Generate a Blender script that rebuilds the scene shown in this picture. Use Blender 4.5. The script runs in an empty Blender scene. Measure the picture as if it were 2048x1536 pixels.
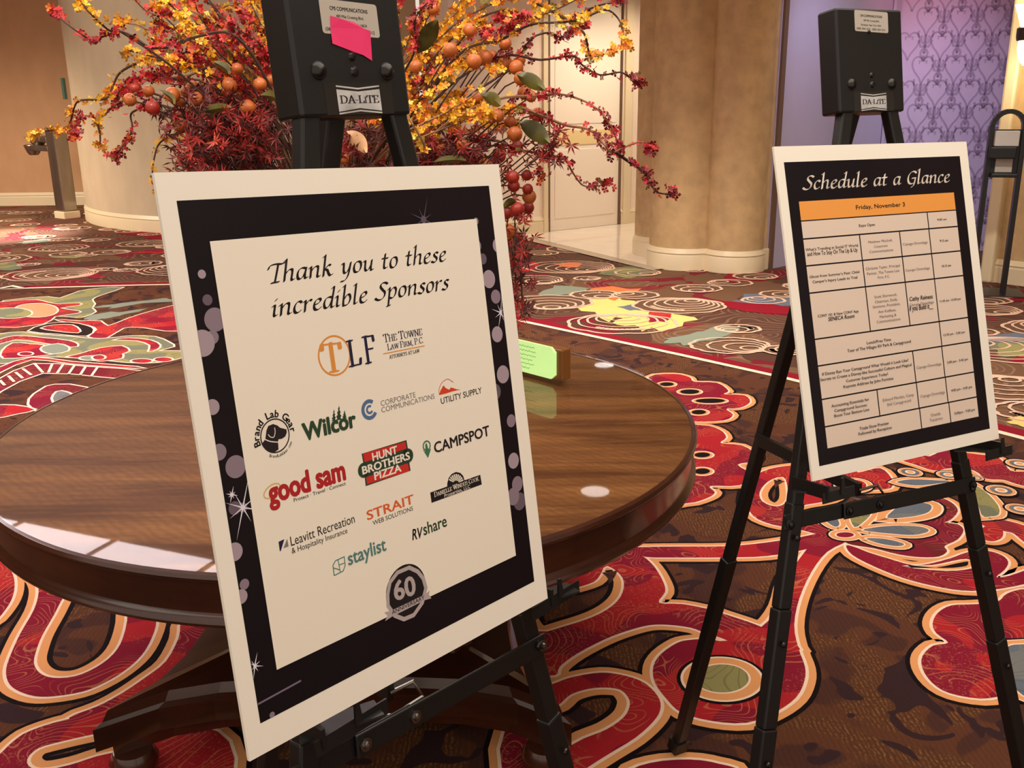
# measured data: metres on the floor and in the room, millimetres on the boards
RED = [[(1.235,3.313),(1.222,3.252),(1.118,3.162),(1.019,3.015),(0.924,2.831),(0.861,2.666),(0.837,2.537),(0.828,2.44),(0.806,2.369),(0.761,2.292),(0.688,2.228),(0.601,2.184),(0.511,2.194),(0.44,2.231),(0.411,2.288),(0.389,2.37),(0.396,2.449),(0.428,2.514),(0.484,2.572),(0.524,2.588),(0.578,2.592),(0.639,2.582),(0.756,2.656),(0.84,2.78),(0.915,2.958),(1.05,3.182),(1.122,3.272),(1.199,3.323)],[(0.412,3.189),(0.435,3.215),(0.58,3.218),(0.767,3.216),(0.924,3.243),(1.083,3.294),(1.205,3.34),(1.237,3.322),(1.162,3.253),(1.051,3.185),(0.897,3.135),(0.749,3.128),(0.566,3.132),(0.465,3.14)],[(0.367,3.221),(0.403,3.192),(0.455,3.147),(0.487,3.062),(0.501,2.947),(0.496,2.882),(0.466,2.813),(0.542,2.802),(0.63,2.762),(0.663,2.736),(0.748,2.668),(0.8,2.6),(0.84,2.53),(0.732,2.454),(0.672,2.507),(0.639,2.581),(0.58,2.625),(0.541,2.658),(0.472,2.677),(0.413,2.675),(0.34,2.642),(0.268,2.595),(0.182,2.52),(0.128,2.454),(0.112,2.411),(0.042,2.443),(0.016,2.69),(0.051,2.879),(0.117,2.956),(0.244,3.039),(0.307,3.163)],[(0.119,2.377),(0.174,2.405),(0.243,2.421),(0.296,2.41),(0.346,2.382),(0.375,2.341),(0.39,2.289),(0.384,2.24),(0.358,2.191),(0.305,2.128),(0.239,2.072),(0.176,2.017),(0.115,1.956),(0.007,1.907),(-0.041,2.089),(0.025,2.299)],[(0.261,1.98),(0.328,2.029),(0.428,2.04),(0.498,2.022),(0.539,1.985),(0.493,1.833),(0.256,1.837)],[(1.394,2.775),(1.331,2.73),(1.288,2.667),(1.275,2.61),(1.288,2.556),(1.237,2.541),(1.183,2.486),(1.157,2.422),(1.156,2.351),(1.183,2.303),(1.255,2.277),(1.328,2.291),(1.387,2.306),(1.491,2.316),(1.714,2.512),(1.804,2.804),(1.694,2.873),(1.608,2.848),(1.549,2.794),(1.471,2.78)],[(1.492,3.628),(1.599,3.625),(1.684,3.647),(1.73,3.621),(1.746,3.563),(1.731,3.495),(1.671,3.42),(1.637,3.395),(1.679,3.378),(1.678,3.326),(1.621,3.248),(1.552,3.197),(1.543,3.155),(1.496,3.115),(1.429,3.112),(1.36,3.136),(1.294,3.185),(1.225,3.215),(1.211,3.249),(1.273,3.307),(1.36,3.429)],[(1.202,3.211),(1.198,3.136),(1.244,3.045),(1.312,2.959),(1.388,2.904),(1.47,2.87),(1.567,2.872),(1.692,2.908),(1.757,2.948),(1.775,3.015),(1.671,2.966),(1.624,2.959),(1.676,3.009),(1.718,3.068),(1.719,3.122),(1.681,3.156),(1.609,3.144),(1.531,3.1),(1.432,3.058),(1.374,3.055),(1.318,3.101),(1.262,3.153),(1.233,3.191)],[(1.773,3.428),(1.85,3.421),(1.921,3.361),(1.939,3.249),(1.87,3.118),(1.851,3.222),(1.849,3.291),(1.828,3.312),(1.774,3.354)],[(1.812,3.297),(1.794,3.267),(1.771,3.244),(1.747,3.232),(1.729,3.232),(1.718,3.245),(1.717,3.269),(1.727,3.299),(1.745,3.33),(1.769,3.354),(1.793,3.368),(1.812,3.367),(1.823,3.353),(1.823,3.328)],[(1.702,4.098),(1.732,4.039),(1.766,3.995),(1.819,3.924),(1.9,3.949),(1.988,3.919),(1.995,3.825),(2.062,3.81),(2.1,3.757),(2.186,3.717),(2.28,3.896),(2.194,3.899),(2.143,3.914),(2.16,4.011),(2.158,4.083),(2.059,4.131),(2.003,4.21),(1.868,4.093),(1.815,4.17)],[(0.939,3.628),(1.008,3.825),(1.057,3.911),(1.147,3.98),(1.302,4.015),(1.465,3.99),(1.473,3.873),(1.353,3.707),(1.275,3.619),(1.124,3.557),(1.1,3.473),(1.16,3.391),(1.179,3.331),(1.134,3.304),(1.066,3.354),(0.981,3.396),(0.929,3.478)],[(1.321,3.807),(1.42,3.883),(1.508,3.92),(1.598,3.959),(1.604,3.85),(1.561,3.736),(1.461,3.714),(1.361,3.705),(1.306,3.682)],[(0.791,5.418),(0.947,5.483),(1.027,5.408),(1.036,5.315),(1.16,5.287),(1.191,5.131),(1.153,5.069),(1.259,5.043),(1.26,4.921),(1.184,4.826),(1.11,4.81),(1.124,4.715),(1.059,4.627),(0.909,4.615),(0.815,4.672),(0.786,5.021)],[(0.625,4.538),(0.921,4.562),(1.008,4.491),(1.017,4.375),(0.974,4.298),(1.067,4.264),(1.101,4.143),(1.066,4.058),(0.991,4.019),(1.02,3.91),(0.948,3.785),(0.823,3.781),(0.829,3.715),(0.789,3.658),(0.687,3.603),(0.51,3.643)],[(-1.711,3.108),(-1.638,3.014),(-1.592,2.935),(-1.552,2.816),(-1.526,2.671),(-1.498,2.554),(-1.473,2.474),(-1.436,2.41),(-1.392,2.369),(-1.328,2.339),(-1.27,2.338),(-1.202,2.359),(-1.16,2.398),(-1.125,2.459),(-1.105,2.538),(-1.109,2.638),(-1.135,2.754),(-1.232,2.994),(-1.61,3.213)],[(-1.928,3.188),(-1.821,3.153),(-1.759,3.088),(-1.707,3.006),(-1.665,2.909),(-1.645,2.818),(-1.646,2.732),(-1.708,2.733)],[(-1.048,2.743),(-1.026,2.636),(-1.021,2.507),(-1.052,2.423),(-1.092,2.344),(-1.135,2.287),(-1.189,2.239),(-1.139,2.209),(-1.047,2.255),(-0.997,2.323),(-0.967,2.381),(-0.943,2.442),(-0.934,2.527),(-0.917,2.715),(-1.013,2.893)],[(-0.882,2.519),(-0.883,2.427),(-0.89,2.373),(-0.915,2.34),(-0.948,2.29),(-0.898,2.252),(-0.757,2.28),(-0.753,2.41),(-0.81,2.555)],[(-1.314,2.051),(-1.3,2.091),(-1.29,2.143),(-1.267,2.185),(-1.187,2.233),(-1.052,2.267),(-0.888,2.222),(-0.735,2.132),(-0.728,1.927),(-1.255,1.936)]]
HOLE = [[(0.324,3.059),(0.359,2.982),(0.348,2.885),(0.309,2.804),(0.242,2.736),(0.149,2.681),(0.077,2.654),(0.048,2.75),(0.1,2.861),(0.171,2.899),(0.208,2.909),(0.275,2.952),(0.305,3.012)],[(0.123,2.265),(0.155,2.308),(0.201,2.332),(0.244,2.338),(0.283,2.328),(0.299,2.291),(0.295,2.255),(0.275,2.214),(0.228,2.168),(0.168,2.133),(0.097,2.086),(0.061,2.147),(0.077,2.231)],[(1.353,3.043),(1.445,3.04),(1.564,3.081),(1.589,3.072),(1.565,3.029),(1.474,3.014)],[(1.04,5.115),(1.022,5.084),(0.986,5.065),(0.946,5.067),(0.918,5.088),(0.911,5.121),(0.929,5.153),(0.965,5.172),(1.005,5.17),(1.034,5.149)],[(1.145,4.946),(1.121,4.916),(1.073,4.899),(1.017,4.901),(0.976,4.922),(0.964,4.953),(0.987,4.983),(1.036,5),(1.093,4.998),(1.134,4.977)],[(1.007,4.757),(0.992,4.729),(0.965,4.713),(0.935,4.714),(0.914,4.732),(0.909,4.761),(0.924,4.789),(0.952,4.806),(0.982,4.805),(1.003,4.786)],[(0.924,5.265),(0.91,5.236),(0.882,5.22),(0.85,5.221),(0.828,5.24),(0.822,5.269),(0.836,5.298),(0.865,5.315),(0.897,5.313),(0.919,5.294)],[(0.906,4.141),(0.892,4.116),(0.865,4.101),(0.836,4.102),(0.816,4.118),(0.811,4.144),(0.825,4.169),(0.852,4.184),(0.881,4.183),(0.902,4.166)],[(0.866,3.942),(0.852,3.916),(0.826,3.9),(0.799,3.901),(0.779,3.918),(0.775,3.944),(0.789,3.971),(0.815,3.987),(0.843,3.986),(0.862,3.968)],[(-1.482,2.895),(-1.462,2.779),(-1.444,2.662),(-1.425,2.583),(-1.399,2.508),(-1.359,2.457),(-1.313,2.434),(-1.26,2.44),(-1.221,2.481),(-1.199,2.548),(-1.206,2.64),(-1.25,2.791),(-1.351,2.997),(-1.492,3.051)],[(-1.207,2.06),(-1.21,2.097),(-1.175,2.124),(-1.034,2.172),(-0.979,2.12),(-1.053,2.086),(-1.109,2.053),(-1.17,2.036)],[(1.143,3.858),(1.079,3.811),(1.02,3.706),(1.007,3.615),(1.044,3.57),(1.094,3.624),(1.131,3.761)]]
DROP = [('grey',1.6,[(1.435,3.438),(1.499,3.524),(1.551,3.574),(1.611,3.584),(1.648,3.56),(1.638,3.52),(1.6,3.477),(1.528,3.446)]),('grey',1,[(1.303,3.331),(1.38,3.36),(1.462,3.368),(1.528,3.356),(1.548,3.33),(1.529,3.305),(1.474,3.286),(1.401,3.298)]),('grey',1,[(1.292,3.262),(1.343,3.26),(1.387,3.239),(1.411,3.213),(1.392,3.196),(1.356,3.202),(1.314,3.227)]),('olive',1,[(1.301,3.474),(1.327,3.518),(1.395,3.527),(1.382,3.472),(1.335,3.408),(1.282,3.36)]),('grey',1,[(1.194,3.43),(1.222,3.465),(1.242,3.449),(1.235,3.389),(1.215,3.364),(1.2,3.385)]),('grey',1,[(1.606,3.792),(1.677,3.822),(1.77,3.809),(1.833,3.794),(1.753,3.768),(1.67,3.755)]),('olive',1,[(1.905,3.726),(1.925,3.676),(1.911,3.546),(1.873,3.458),(1.833,3.441),(1.806,3.46)]),('olive',1.5,[(0.653,2.38),(0.639,2.351),(0.613,2.328),(0.581,2.316),(0.549,2.317),(0.523,2.33),(0.507,2.353),(0.505,2.383),(0.518,2.412),(0.543,2.436),(0.576,2.45),(0.61,2.449),(0.637,2.435),(0.652,2.41)]),('red',1,[(1.257,3.292),(1.247,3.28),(1.228,3.272),(1.208,3.273),(1.195,3.281),(1.193,3.294),(1.203,3.307),(1.222,3.314),(1.242,3.314),(1.255,3.305)]),('grey',1,[(1.441,2.517),(1.493,2.538),(1.569,2.515),(1.477,2.316),(1.386,2.272),(1.367,2.342),(1.392,2.427)]),('red',1,[(1.469,3.764),(1.452,3.736),(1.425,3.716),(1.397,3.71),(1.373,3.718),(1.36,3.739),(1.362,3.767),(1.379,3.795),(1.405,3.816),(1.435,3.823),(1.459,3.814),(1.471,3.793)])]
EYE = [(1.706,3.901,0.052),(1.854,3.866,0.049),(1.995,3.692,0.059),(1.978,3.505,0.054),(2.218,3.984,0.058),(1.956,3.826,0.029)]
FAR = [('olive',1,[(-4.141,7.773),(-4.12,7.944),(-3.884,8.05),(-3.746,7.982),(-3.708,8.287),(-3.584,8.409),(-3.392,8.431),(-3.454,8.085),(-3.452,7.906),(-3.357,7.728),(-3.311,7.561),(-3.227,7.424),(-3.236,7.271),(-3.281,7.224),(-3.538,7.287),(-3.759,7.009)]),('red',1,[(-4.184,7.719),(-4.091,7.884),(-3.92,7.921),(-3.774,7.809),(-3.665,7.746),(-3.499,7.764),(-3.463,7.678),(-3.566,7.575),(-3.375,7.458),(-3.347,7.379),(-3.47,7.259),(-3.446,7.016),(-3.788,6.941)]),('tan',1,[(-3.553,7.494),(-3.521,7.384),(-3.528,7.299),(-3.574,7.255),(-3.649,7.259),(-3.739,7.311),(-3.828,7.401),(-3.899,7.513),(-3.937,7.627),(-3.934,7.719),(-3.888,7.769),(-3.808,7.764),(-3.712,7.707),(-3.621,7.61)]),('olive',1,[(-3.71,7.398),(-3.688,7.318),(-3.705,7.256),(-3.755,7.224),(-3.829,7.228),(-3.914,7.267),(-3.993,7.334),(-4.052,7.417),(-4.078,7.5),(-4.064,7.566),(-4.013,7.601),(-3.935,7.596),(-3.847,7.554),(-3.766,7.483)]),('teal',0,[(-3.334,7.616),(-3.227,7.693),(-2.997,7.821),(-2.796,7.974),(-2.738,7.795),(-2.962,7.722),(-3.149,7.552)]),('teal',0,[(-3.195,7.146),(-3.156,7.343),(-2.887,7.484),(-2.969,7.257),(-3.074,7.139),(-3.116,7.084)]),('red',1,[(-3.414,7.157),(-3.207,7.098),(-3.054,7.09),(-2.929,6.92),(-2.874,7.177),(-2.762,7.477),(-2.586,7.629),(-2.302,6.732),(-2.652,6.86),(-2.791,6.845),(-2.796,6.544),(-2.934,6.593),(-2.962,6.809),(-3.082,6.951),(-3.273,7.054)]),('dark',1,[(-3.414,7.015),(-3.273,7.054),(-3.099,6.943),(-2.993,6.811),(-2.963,6.615),(-3.196,6.69),(-3.445,6.79)]),('red',1,[(-3.392,6.876),(-3.343,6.974),(-3.214,6.967),(-3.098,6.816),(-3.067,6.718),(-3.236,6.779)]),('olive',1,[(-3.628,6.627),(-3.61,6.711),(-3.48,6.756),(-3.29,6.674),(-3.056,6.599),(-2.828,6.525),(-2.658,6.6),(-2.469,6.57),(-2.313,6.4),(-2.244,6.279),(-2.311,6.169),(-2.168,6.163),(-2.083,6.014),(-2.211,5.881),(-2.393,5.889),(-2.604,5.968),(-2.913,6.052),(-3.084,6.024),(-3.255,5.894)]),('red',1,[(-3.543,6.459),(-3.524,6.539),(-3.469,6.648),(-3.244,6.575),(-3.026,6.482),(-2.919,6.37),(-2.93,6.304),(-3.18,6.433),(-3.413,6.533),(-3.481,6.338)]),('red',1,[(-3.345,6.218),(-3.383,6.431),(-3.264,6.406),(-3.146,6.361),(-3.102,6.244),(-2.974,6.127),(-3.101,6.06),(-3.243,6.031)]),('red',1,[(-2.847,6.049),(-2.794,6.118),(-2.723,6.264),(-2.6,6.315),(-2.501,6.178),(-2.52,6.106),(-2.479,5.997),(-2.589,5.932),(-2.748,6.009)]),('red',1,[(-2.714,6.487),(-2.547,6.459),(-2.412,6.326),(-2.365,6.165),(-2.333,6.208),(-2.349,6.323),(-2.462,6.467),(-2.635,6.537)]),('teal',1,[(-3.128,6.321),(-3.066,6.396),(-2.962,6.313),(-2.912,6.197),(-2.974,6.127),(-3.075,6.205)]),('teal',1,[(-2.636,6.004),(-2.635,5.975),(-2.656,5.958),(-2.69,5.96),(-2.725,5.979),(-2.748,6.009),(-2.75,6.038),(-2.729,6.055),(-2.695,6.054),(-2.659,6.034)]),('red',1,[(-2.597,6.02),(-2.591,5.986),(-2.601,5.967),(-2.624,5.968),(-2.651,5.989),(-2.672,6.023),(-2.678,6.057),(-2.668,6.077),(-2.645,6.076),(-2.618,6.054)]),('red',1,[(-3.112,6.133),(-3.108,6.107),(-3.121,6.092),(-3.148,6.093),(-3.177,6.11),(-3.197,6.137),(-3.202,6.163),(-3.188,6.178),(-3.162,6.177),(-3.132,6.16)]),('red',1,[(-2.26,5.918),(-2.262,5.89),(-2.287,5.873),(-2.327,5.875),(-2.365,5.894),(-2.388,5.923),(-2.386,5.952),(-2.36,5.968),(-2.321,5.966),(-2.282,5.947)]),('red',1,[(-2.143,5.947),(-2.144,5.918),(-2.166,5.902),(-2.2,5.903),(-2.233,5.922),(-2.254,5.952),(-2.253,5.98),(-2.232,5.997),(-2.197,5.996),(-2.164,5.976)]),('red',1,[(-3.137,5.66),(-3.158,5.806),(-3.073,6.041),(-2.766,5.923),(-2.31,5.785),(-2.296,5.746),(-2.744,5.871),(-3.044,5.987),(-3.1,5.69),(-3.088,5.566)]),('maroon',1,[(-3.026,5.444),(-3.028,5.548),(-2.981,5.882),(-2.624,5.799),(-2.228,5.678),(-2.162,5.497),(-2.424,5.562),(-2.827,5.663),(-2.895,5.282),(-2.882,5.159)]),('maroon',1,[(-2.437,5.347),(-2.646,5.413),(-2.676,5.315),(-2.657,5.137),(-2.542,4.942),(-2.278,4.789),(-2.109,4.925)]),('grey',1,[(-2.535,5.146),(-2.565,5.269),(-2.524,5.267),(-2.453,5.196),(-2.412,5.063),(-2.464,5.039)]),('red',1,[(-2.801,5.001),(-2.688,5.022),(-2.542,4.942),(-2.6,4.871),(-2.701,4.804)]),('yellow',0,[(0.462,7.506),(0.617,8.003),(0.748,7.847),(0.913,7.675),(1.054,7.251),(0.899,6.917),(0.653,7.013)]),('yellow',0,[(0.79,6.923),(1.028,7.343),(1.172,7.156),(1.294,6.896),(1.032,6.596),(0.834,6.682)]),('orange',0,[(0.688,8.107),(1.049,8.129),(1.032,7.83),(0.869,7.637),(0.719,7.746)]),('orange',0,[(0.456,9.418),(0.678,9.461),(0.66,9.203),(0.469,9.188)]),('olive',0,[(0.792,8.817),(0.987,9.152),(1.276,9.188),(1.324,8.859),(1.063,8.597)]),('teal',0,[(0.264,8.045),(0.424,8.304),(0.625,8.111),(0.524,7.86),(0.298,7.832)]),('blue',0,[(0.844,7.409),(1.046,7.473),(1.04,7.288),(0.899,7.224)]),('blue',0,[(1.754,7.586),(1.988,7.814),(2.336,7.752),(2.2,7.277),(1.837,7.353)]),('wine',0,[(1.957,8.817),(2.121,8.938),(2.377,8.511),(2.082,8.386),(1.863,8.376)]),('wine',0,[(1.464,7.411),(1.752,7.489),(2.19,7.242),(2.126,7.018),(1.654,7.218)]),('red',0,[(1.034,7.164),(1.205,7.243),(1.133,6.904),(0.996,6.831)]),('teal',0,[(1.023,6.309),(1.213,6.441),(1.47,6.696),(1.582,6.569),(1.241,6.23),(1.067,6.172)]),('red',0,[(0.094,9.653),(0.26,9.344),(0.131,8.861),(0.064,9.078)]),('olive',0,[(3.063,6.076),(3.358,6.195),(3.455,6.058),(3.313,5.79),(3.025,5.767)]),('red',0,[(2.985,5.687),(3.12,5.775),(3.276,5.72),(3.204,5.586)]),('wine',0,[(3.752,7.668),(3.908,7.659),(4.38,7.795),(4.193,7.444),(3.759,7.431)]),('blue',0,[(3.139,6.345),(3.441,6.358),(3.358,6.195),(3.071,6.129)]),('yellow',0,[(2.47,4.606),(2.555,4.65),(2.67,4.583),(2.591,4.435),(2.454,4.499)]),('olive',0,[(-5.29,9.895),(-5.131,9.928),(-4.872,9.692),(-4.806,9.438),(-5.024,9.372)]),('red',0,[(-4.025,9.072),(-3.993,9.224),(-3.818,9.058),(-3.769,8.87),(-3.92,8.916)]),('red',0,[(-4.04,10.509),(-3.794,10.694),(-3.535,10.622),(-3.454,10.366),(-3.969,10.356)]),('wine',0,[(-4.781,12.05),(-4.397,12.213),(-3.986,12.046),(-3.71,11.174),(-4.129,11.439)]),('olive',0,[(-4.842,10.229),(-4.704,10.362),(-4.411,10.244),(-4.577,10.069)]),('teal',0,[(-5.701,11.222),(-5.524,11.554),(-5.12,11.64),(-5.386,11.253)])]
RUNG = [(-3.005,5.502),(-2.924,5.396),(-3.003,5.599),(-2.905,5.468),(-2.998,5.677),(-2.89,5.542),(-2.992,5.756),(-2.872,5.612),(-2.981,5.882),(-2.827,5.663),(-2.856,5.853),(-2.792,5.661),(-2.783,5.839),(-2.732,5.643),(-2.701,5.812),(-2.655,5.624),(-2.622,5.792),(-2.575,5.599),(-2.539,5.763),(-2.498,5.577)]
BORD = [(-4.816,8.422),(-4.49,8.471),(-3.773,8.543),(-3.05,8.593),(-2.408,8.576),(-1.778,8.536),(-0.084,7.172),(0.104,6.975),(1.618,5.407),(2.367,4.48),(2.577,4.192)]
BL = {'c':[-0.3139,0.975,0.8304],'yaw':0.8622,'lean':0.171,'tw':-0.0427,'h':0.6838,'c2':[-0.2495,0.7748,0.9844]}
KS = 0.7946
BR = {'c':[0.5991,1.811,0.8318],'yaw':0.4809,'lean':0.2785,'tw':-0.0142,'h':0.6697,'c2':[0.4761,1.4391,0.9854]}
TXL = [('Thank you to these','script','ink',124.1,552,426.2,550.1,21.8,0),('incredible Sponsors','script','ink',122.3,511.9,425.9,510.3,21.8,0),('T','serif','gold',184.3,431.6,219.3,429.5,36.9,0),('L','serif','navy',225.4,432.2,249.2,432.4,33.6,0),('F','serif','navy',252.4,431.9,274.4,431.7,35.7,0),('THE TOWNE','serif','navy',289.3,454.9,361,454.3,11,0),('LAW FIRM, P.C.','serif','navy',293.9,444.1,361.5,442.9,8.3,0),('ATTORNEYS AT LAW','serif','ink',295.2,432,351.9,431.5,4.6,0),('CORPORATE','sans','slate',270.2,373,333.6,371.6,7.1,-0.3),('COMMUNICATIONS','sans','slate',269.9,364.3,368.7,362.6,7.1,-0.3),('UTILITY SUPPLY','sans','ink',379.7,354,464.7,352.3,8.4,0.6),('CAMPSPOT','sans','ink',355.2,289.3,470.7,286.3,14.6,2.2),('HUNT','block','white',243.4,304.5,288,303.6,10.2,0),('BROTHERS','block','white',223.8,291.7,308.7,290.1,10,0),('PIZZA','block','white',242.3,279,290.6,278,10.1,0),('DANIELLE WINDUS-COOK','serif','white',343.3,227.8,436.5,226.8,7,0),('Properties, LLC','sans','white',363,221.8,416,220.5,5.2,0),('Wilcor','sans','green',140.4,355.9,225.5,354.3,20.6,4),('good sam','sans','crimson',78.9,292.4,197,291.7,17,4.2),('Protect · Travel · Connect','sans','ink',113.5,284.9,194.9,284.7,4.3,0.8),('STRAIT','sans','orange',221.2,229.9,305.7,229.2,12.2,2),('WEB SOLUTIONS','sans','ink',229.6,220.8,302,219.6,5.9,0.5),('Leavitt Recreation','sans','ink',100.2,232.5,200.9,233.1,11.8,0.3),('& Hospitality Insurance','sans','ink',99.8,223.4,186.9,223,7,0.3),('RV','italic','ink',293.7,180,315,177.8,14.6,2.4),('share','sans','green',315.5,180.6,361.7,179.3,11,1.6),('staylist','sans','teal',181.1,181.6,246.5,180.8,11.7,1.6),('60','sans','silver',248.4,109.1,288.4,105,25.9,3),('ANNIVERSARY','sans','ink',240.5,92.1,301.5,92.7,5.5,0.8)]
TXR = [('Schedule at a Glance','script','white',61,581.7,493.8,581.8,26.9,0),('Friday, November 3','sans','ink',201.8,535.7,344.9,534.7,8.6,1),('Expo Open','sans','ink',204.4,498.5,250,498.8,5.5,0.7),('9:00 am','sans','ink',438.3,498.9,468,499.1,4.3,0.7),("What's Trending in Social IT World",'sans','ink',51.3,459.3,195.2,457.7,5.5,0.6),('and How To Stay On The Up & Up','sans','ink',53.9,448.8,192,447.7,5.3,0.6),('Matthew Mitchell,','sans','grey',225.6,463.9,295.9,462.5,5.1,0),('Corporate','sans','grey',240.5,453.1,279.9,452.5,5.1,0),('Communications','sans','grey',225.7,443,294.8,442.4,5.5,0),('Cayuga-Onondaga','sans','grey',325.5,452.2,400.5,452,5.3,0),('Cayuga-Onondaga','sans','grey',323.8,396.9,398.6,395.8,5.2,0),('9:15 am','sans','ink',439.4,452.3,465.1,452.2,5,0.7),('10:15 am','sans','ink',436.6,397.4,465.4,397.2,4.7,0.7),("Ghost from Summer's Past: Child",'sans','ink',53,404.9,190.1,403.1,4.9,0.6),("Camper's Injury Leads to Trial",'sans','ink',59.7,393.9,182.9,392.5,5.1,0.6),('Christine Taylor, Principal','sans','grey',209.6,408.7,309.1,407.8,5.5,0),('Partner, The Towne Law','sans','grey',211.6,398.3,306.5,397.1,5.6,0),('Firm, P.C.','sans','grey',241.1,388.2,275.9,387.5,5.1,0),('CONY 101 & New CONY App','sans','ink',62.9,324.4,175.4,322.9,5.1,0.6),('SENECA Room','hand','ink',89.7,313.7,162.4,313.5,7.7,1),('Scott Sherwood,','sans','grey',224.8,348.6,290.5,347.5,5.5,0),('Chairman, Emily','sans','grey',224.8,338.2,290.8,336.9,5.5,0),('Simmons, President,','sans','grey',216.7,328.5,297.4,326.8,5.5,0),('Ann Kielbasa,','sans','grey',230.7,316.8,283,315.5,5.5,0),('Marketing &','sans','grey',233.6,306,282.3,304.8,5.6,0),('Communications','sans','grey',223.2,296.7,292.6,294.7,5.5,0),('Cathy Reiness','hand','ink',326.1,332.9,397.4,332.7,8.6,1),('Cayuga-Onondaga','sans','grey',324.5,322.8,398.4,321.4,5.4,0),('if you Build it__','hand','ink',322.7,311.7,395.1,311.8,7.3,0.9),('11:45 am -12:30 pm','sans','ink',417.5,322.2,484.2,321.6,4.5,0.7),('Lunch/Free Time','sans','ink',188.3,255.8,258.2,254.7,5.8,0.6),('Tour of The Villages RV Park & Campground','sans','ink',131.7,245.7,316,244,5.9,0.6),('12:30 pm - 2:00 pm','sans','ink',417,248.6,485.2,247.1,4.5,0.7),('If Disney Ran Your Campground What Would it Look Like?','sans','ink',56.4,207.4,302.2,204.8,5.7,0.6),('Secrets to Create a Disney-like Successful Culture and Magical','sans','ink',49.3,197.2,310.4,194,5.7,0.6),('Customer Experience Today!','sans','ink',118.7,186,237.9,183.5,5.4,0.6),('Keynote Address by John Formica','sans','ink',109.6,174.5,251.9,172.6,5.9,0.6),('Cayuga-Onondaga','sans','grey',324.5,187.4,400.4,186.4,5.7,0),('2:00 pm - 3:45 pm','sans','ink',419,187.9,485.6,186.8,4.8,0.7),('Accounting Essentials for','sans','ink',70.9,140.7,176.3,137.8,5.8,0.6),('Campground Success:','sans','ink',77.7,130,168.9,127.5,5.6,0.6),('Boost Your Bottom Line','sans','ink',75.5,119.6,173.1,117.4,5.8,0.6),('Edward Marden, Camp','sans','grey',214.9,132.6,306.4,130.3,6,0),('Bell Campground','sans','grey',226.4,121.4,296.2,120.2,5.6,0),('Cayuga-Onondaga','sans','grey',326.4,125.4,401.3,123.8,6,0),('4:00 pm - 4:45 pm','sans','ink',421.5,126.1,488.6,123.8,5.1,0.7),('Trade Show Preview','sans','ink',140.3,83.2,224.1,81.4,6.2,0.6),('Followed by Reception','sans','ink',135.6,73.3,230.8,70.8,5.9,0.6),('Oneida','sans','grey',350.6,80.7,380.5,79.7,6.2,0),('Tuscarora','sans','grey',345.4,70.4,385.2,69.1,6.2,0),('5:00pm - 7:00 pm','sans','ink',424,75.2,489.5,73,5.1,0.7)]
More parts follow.
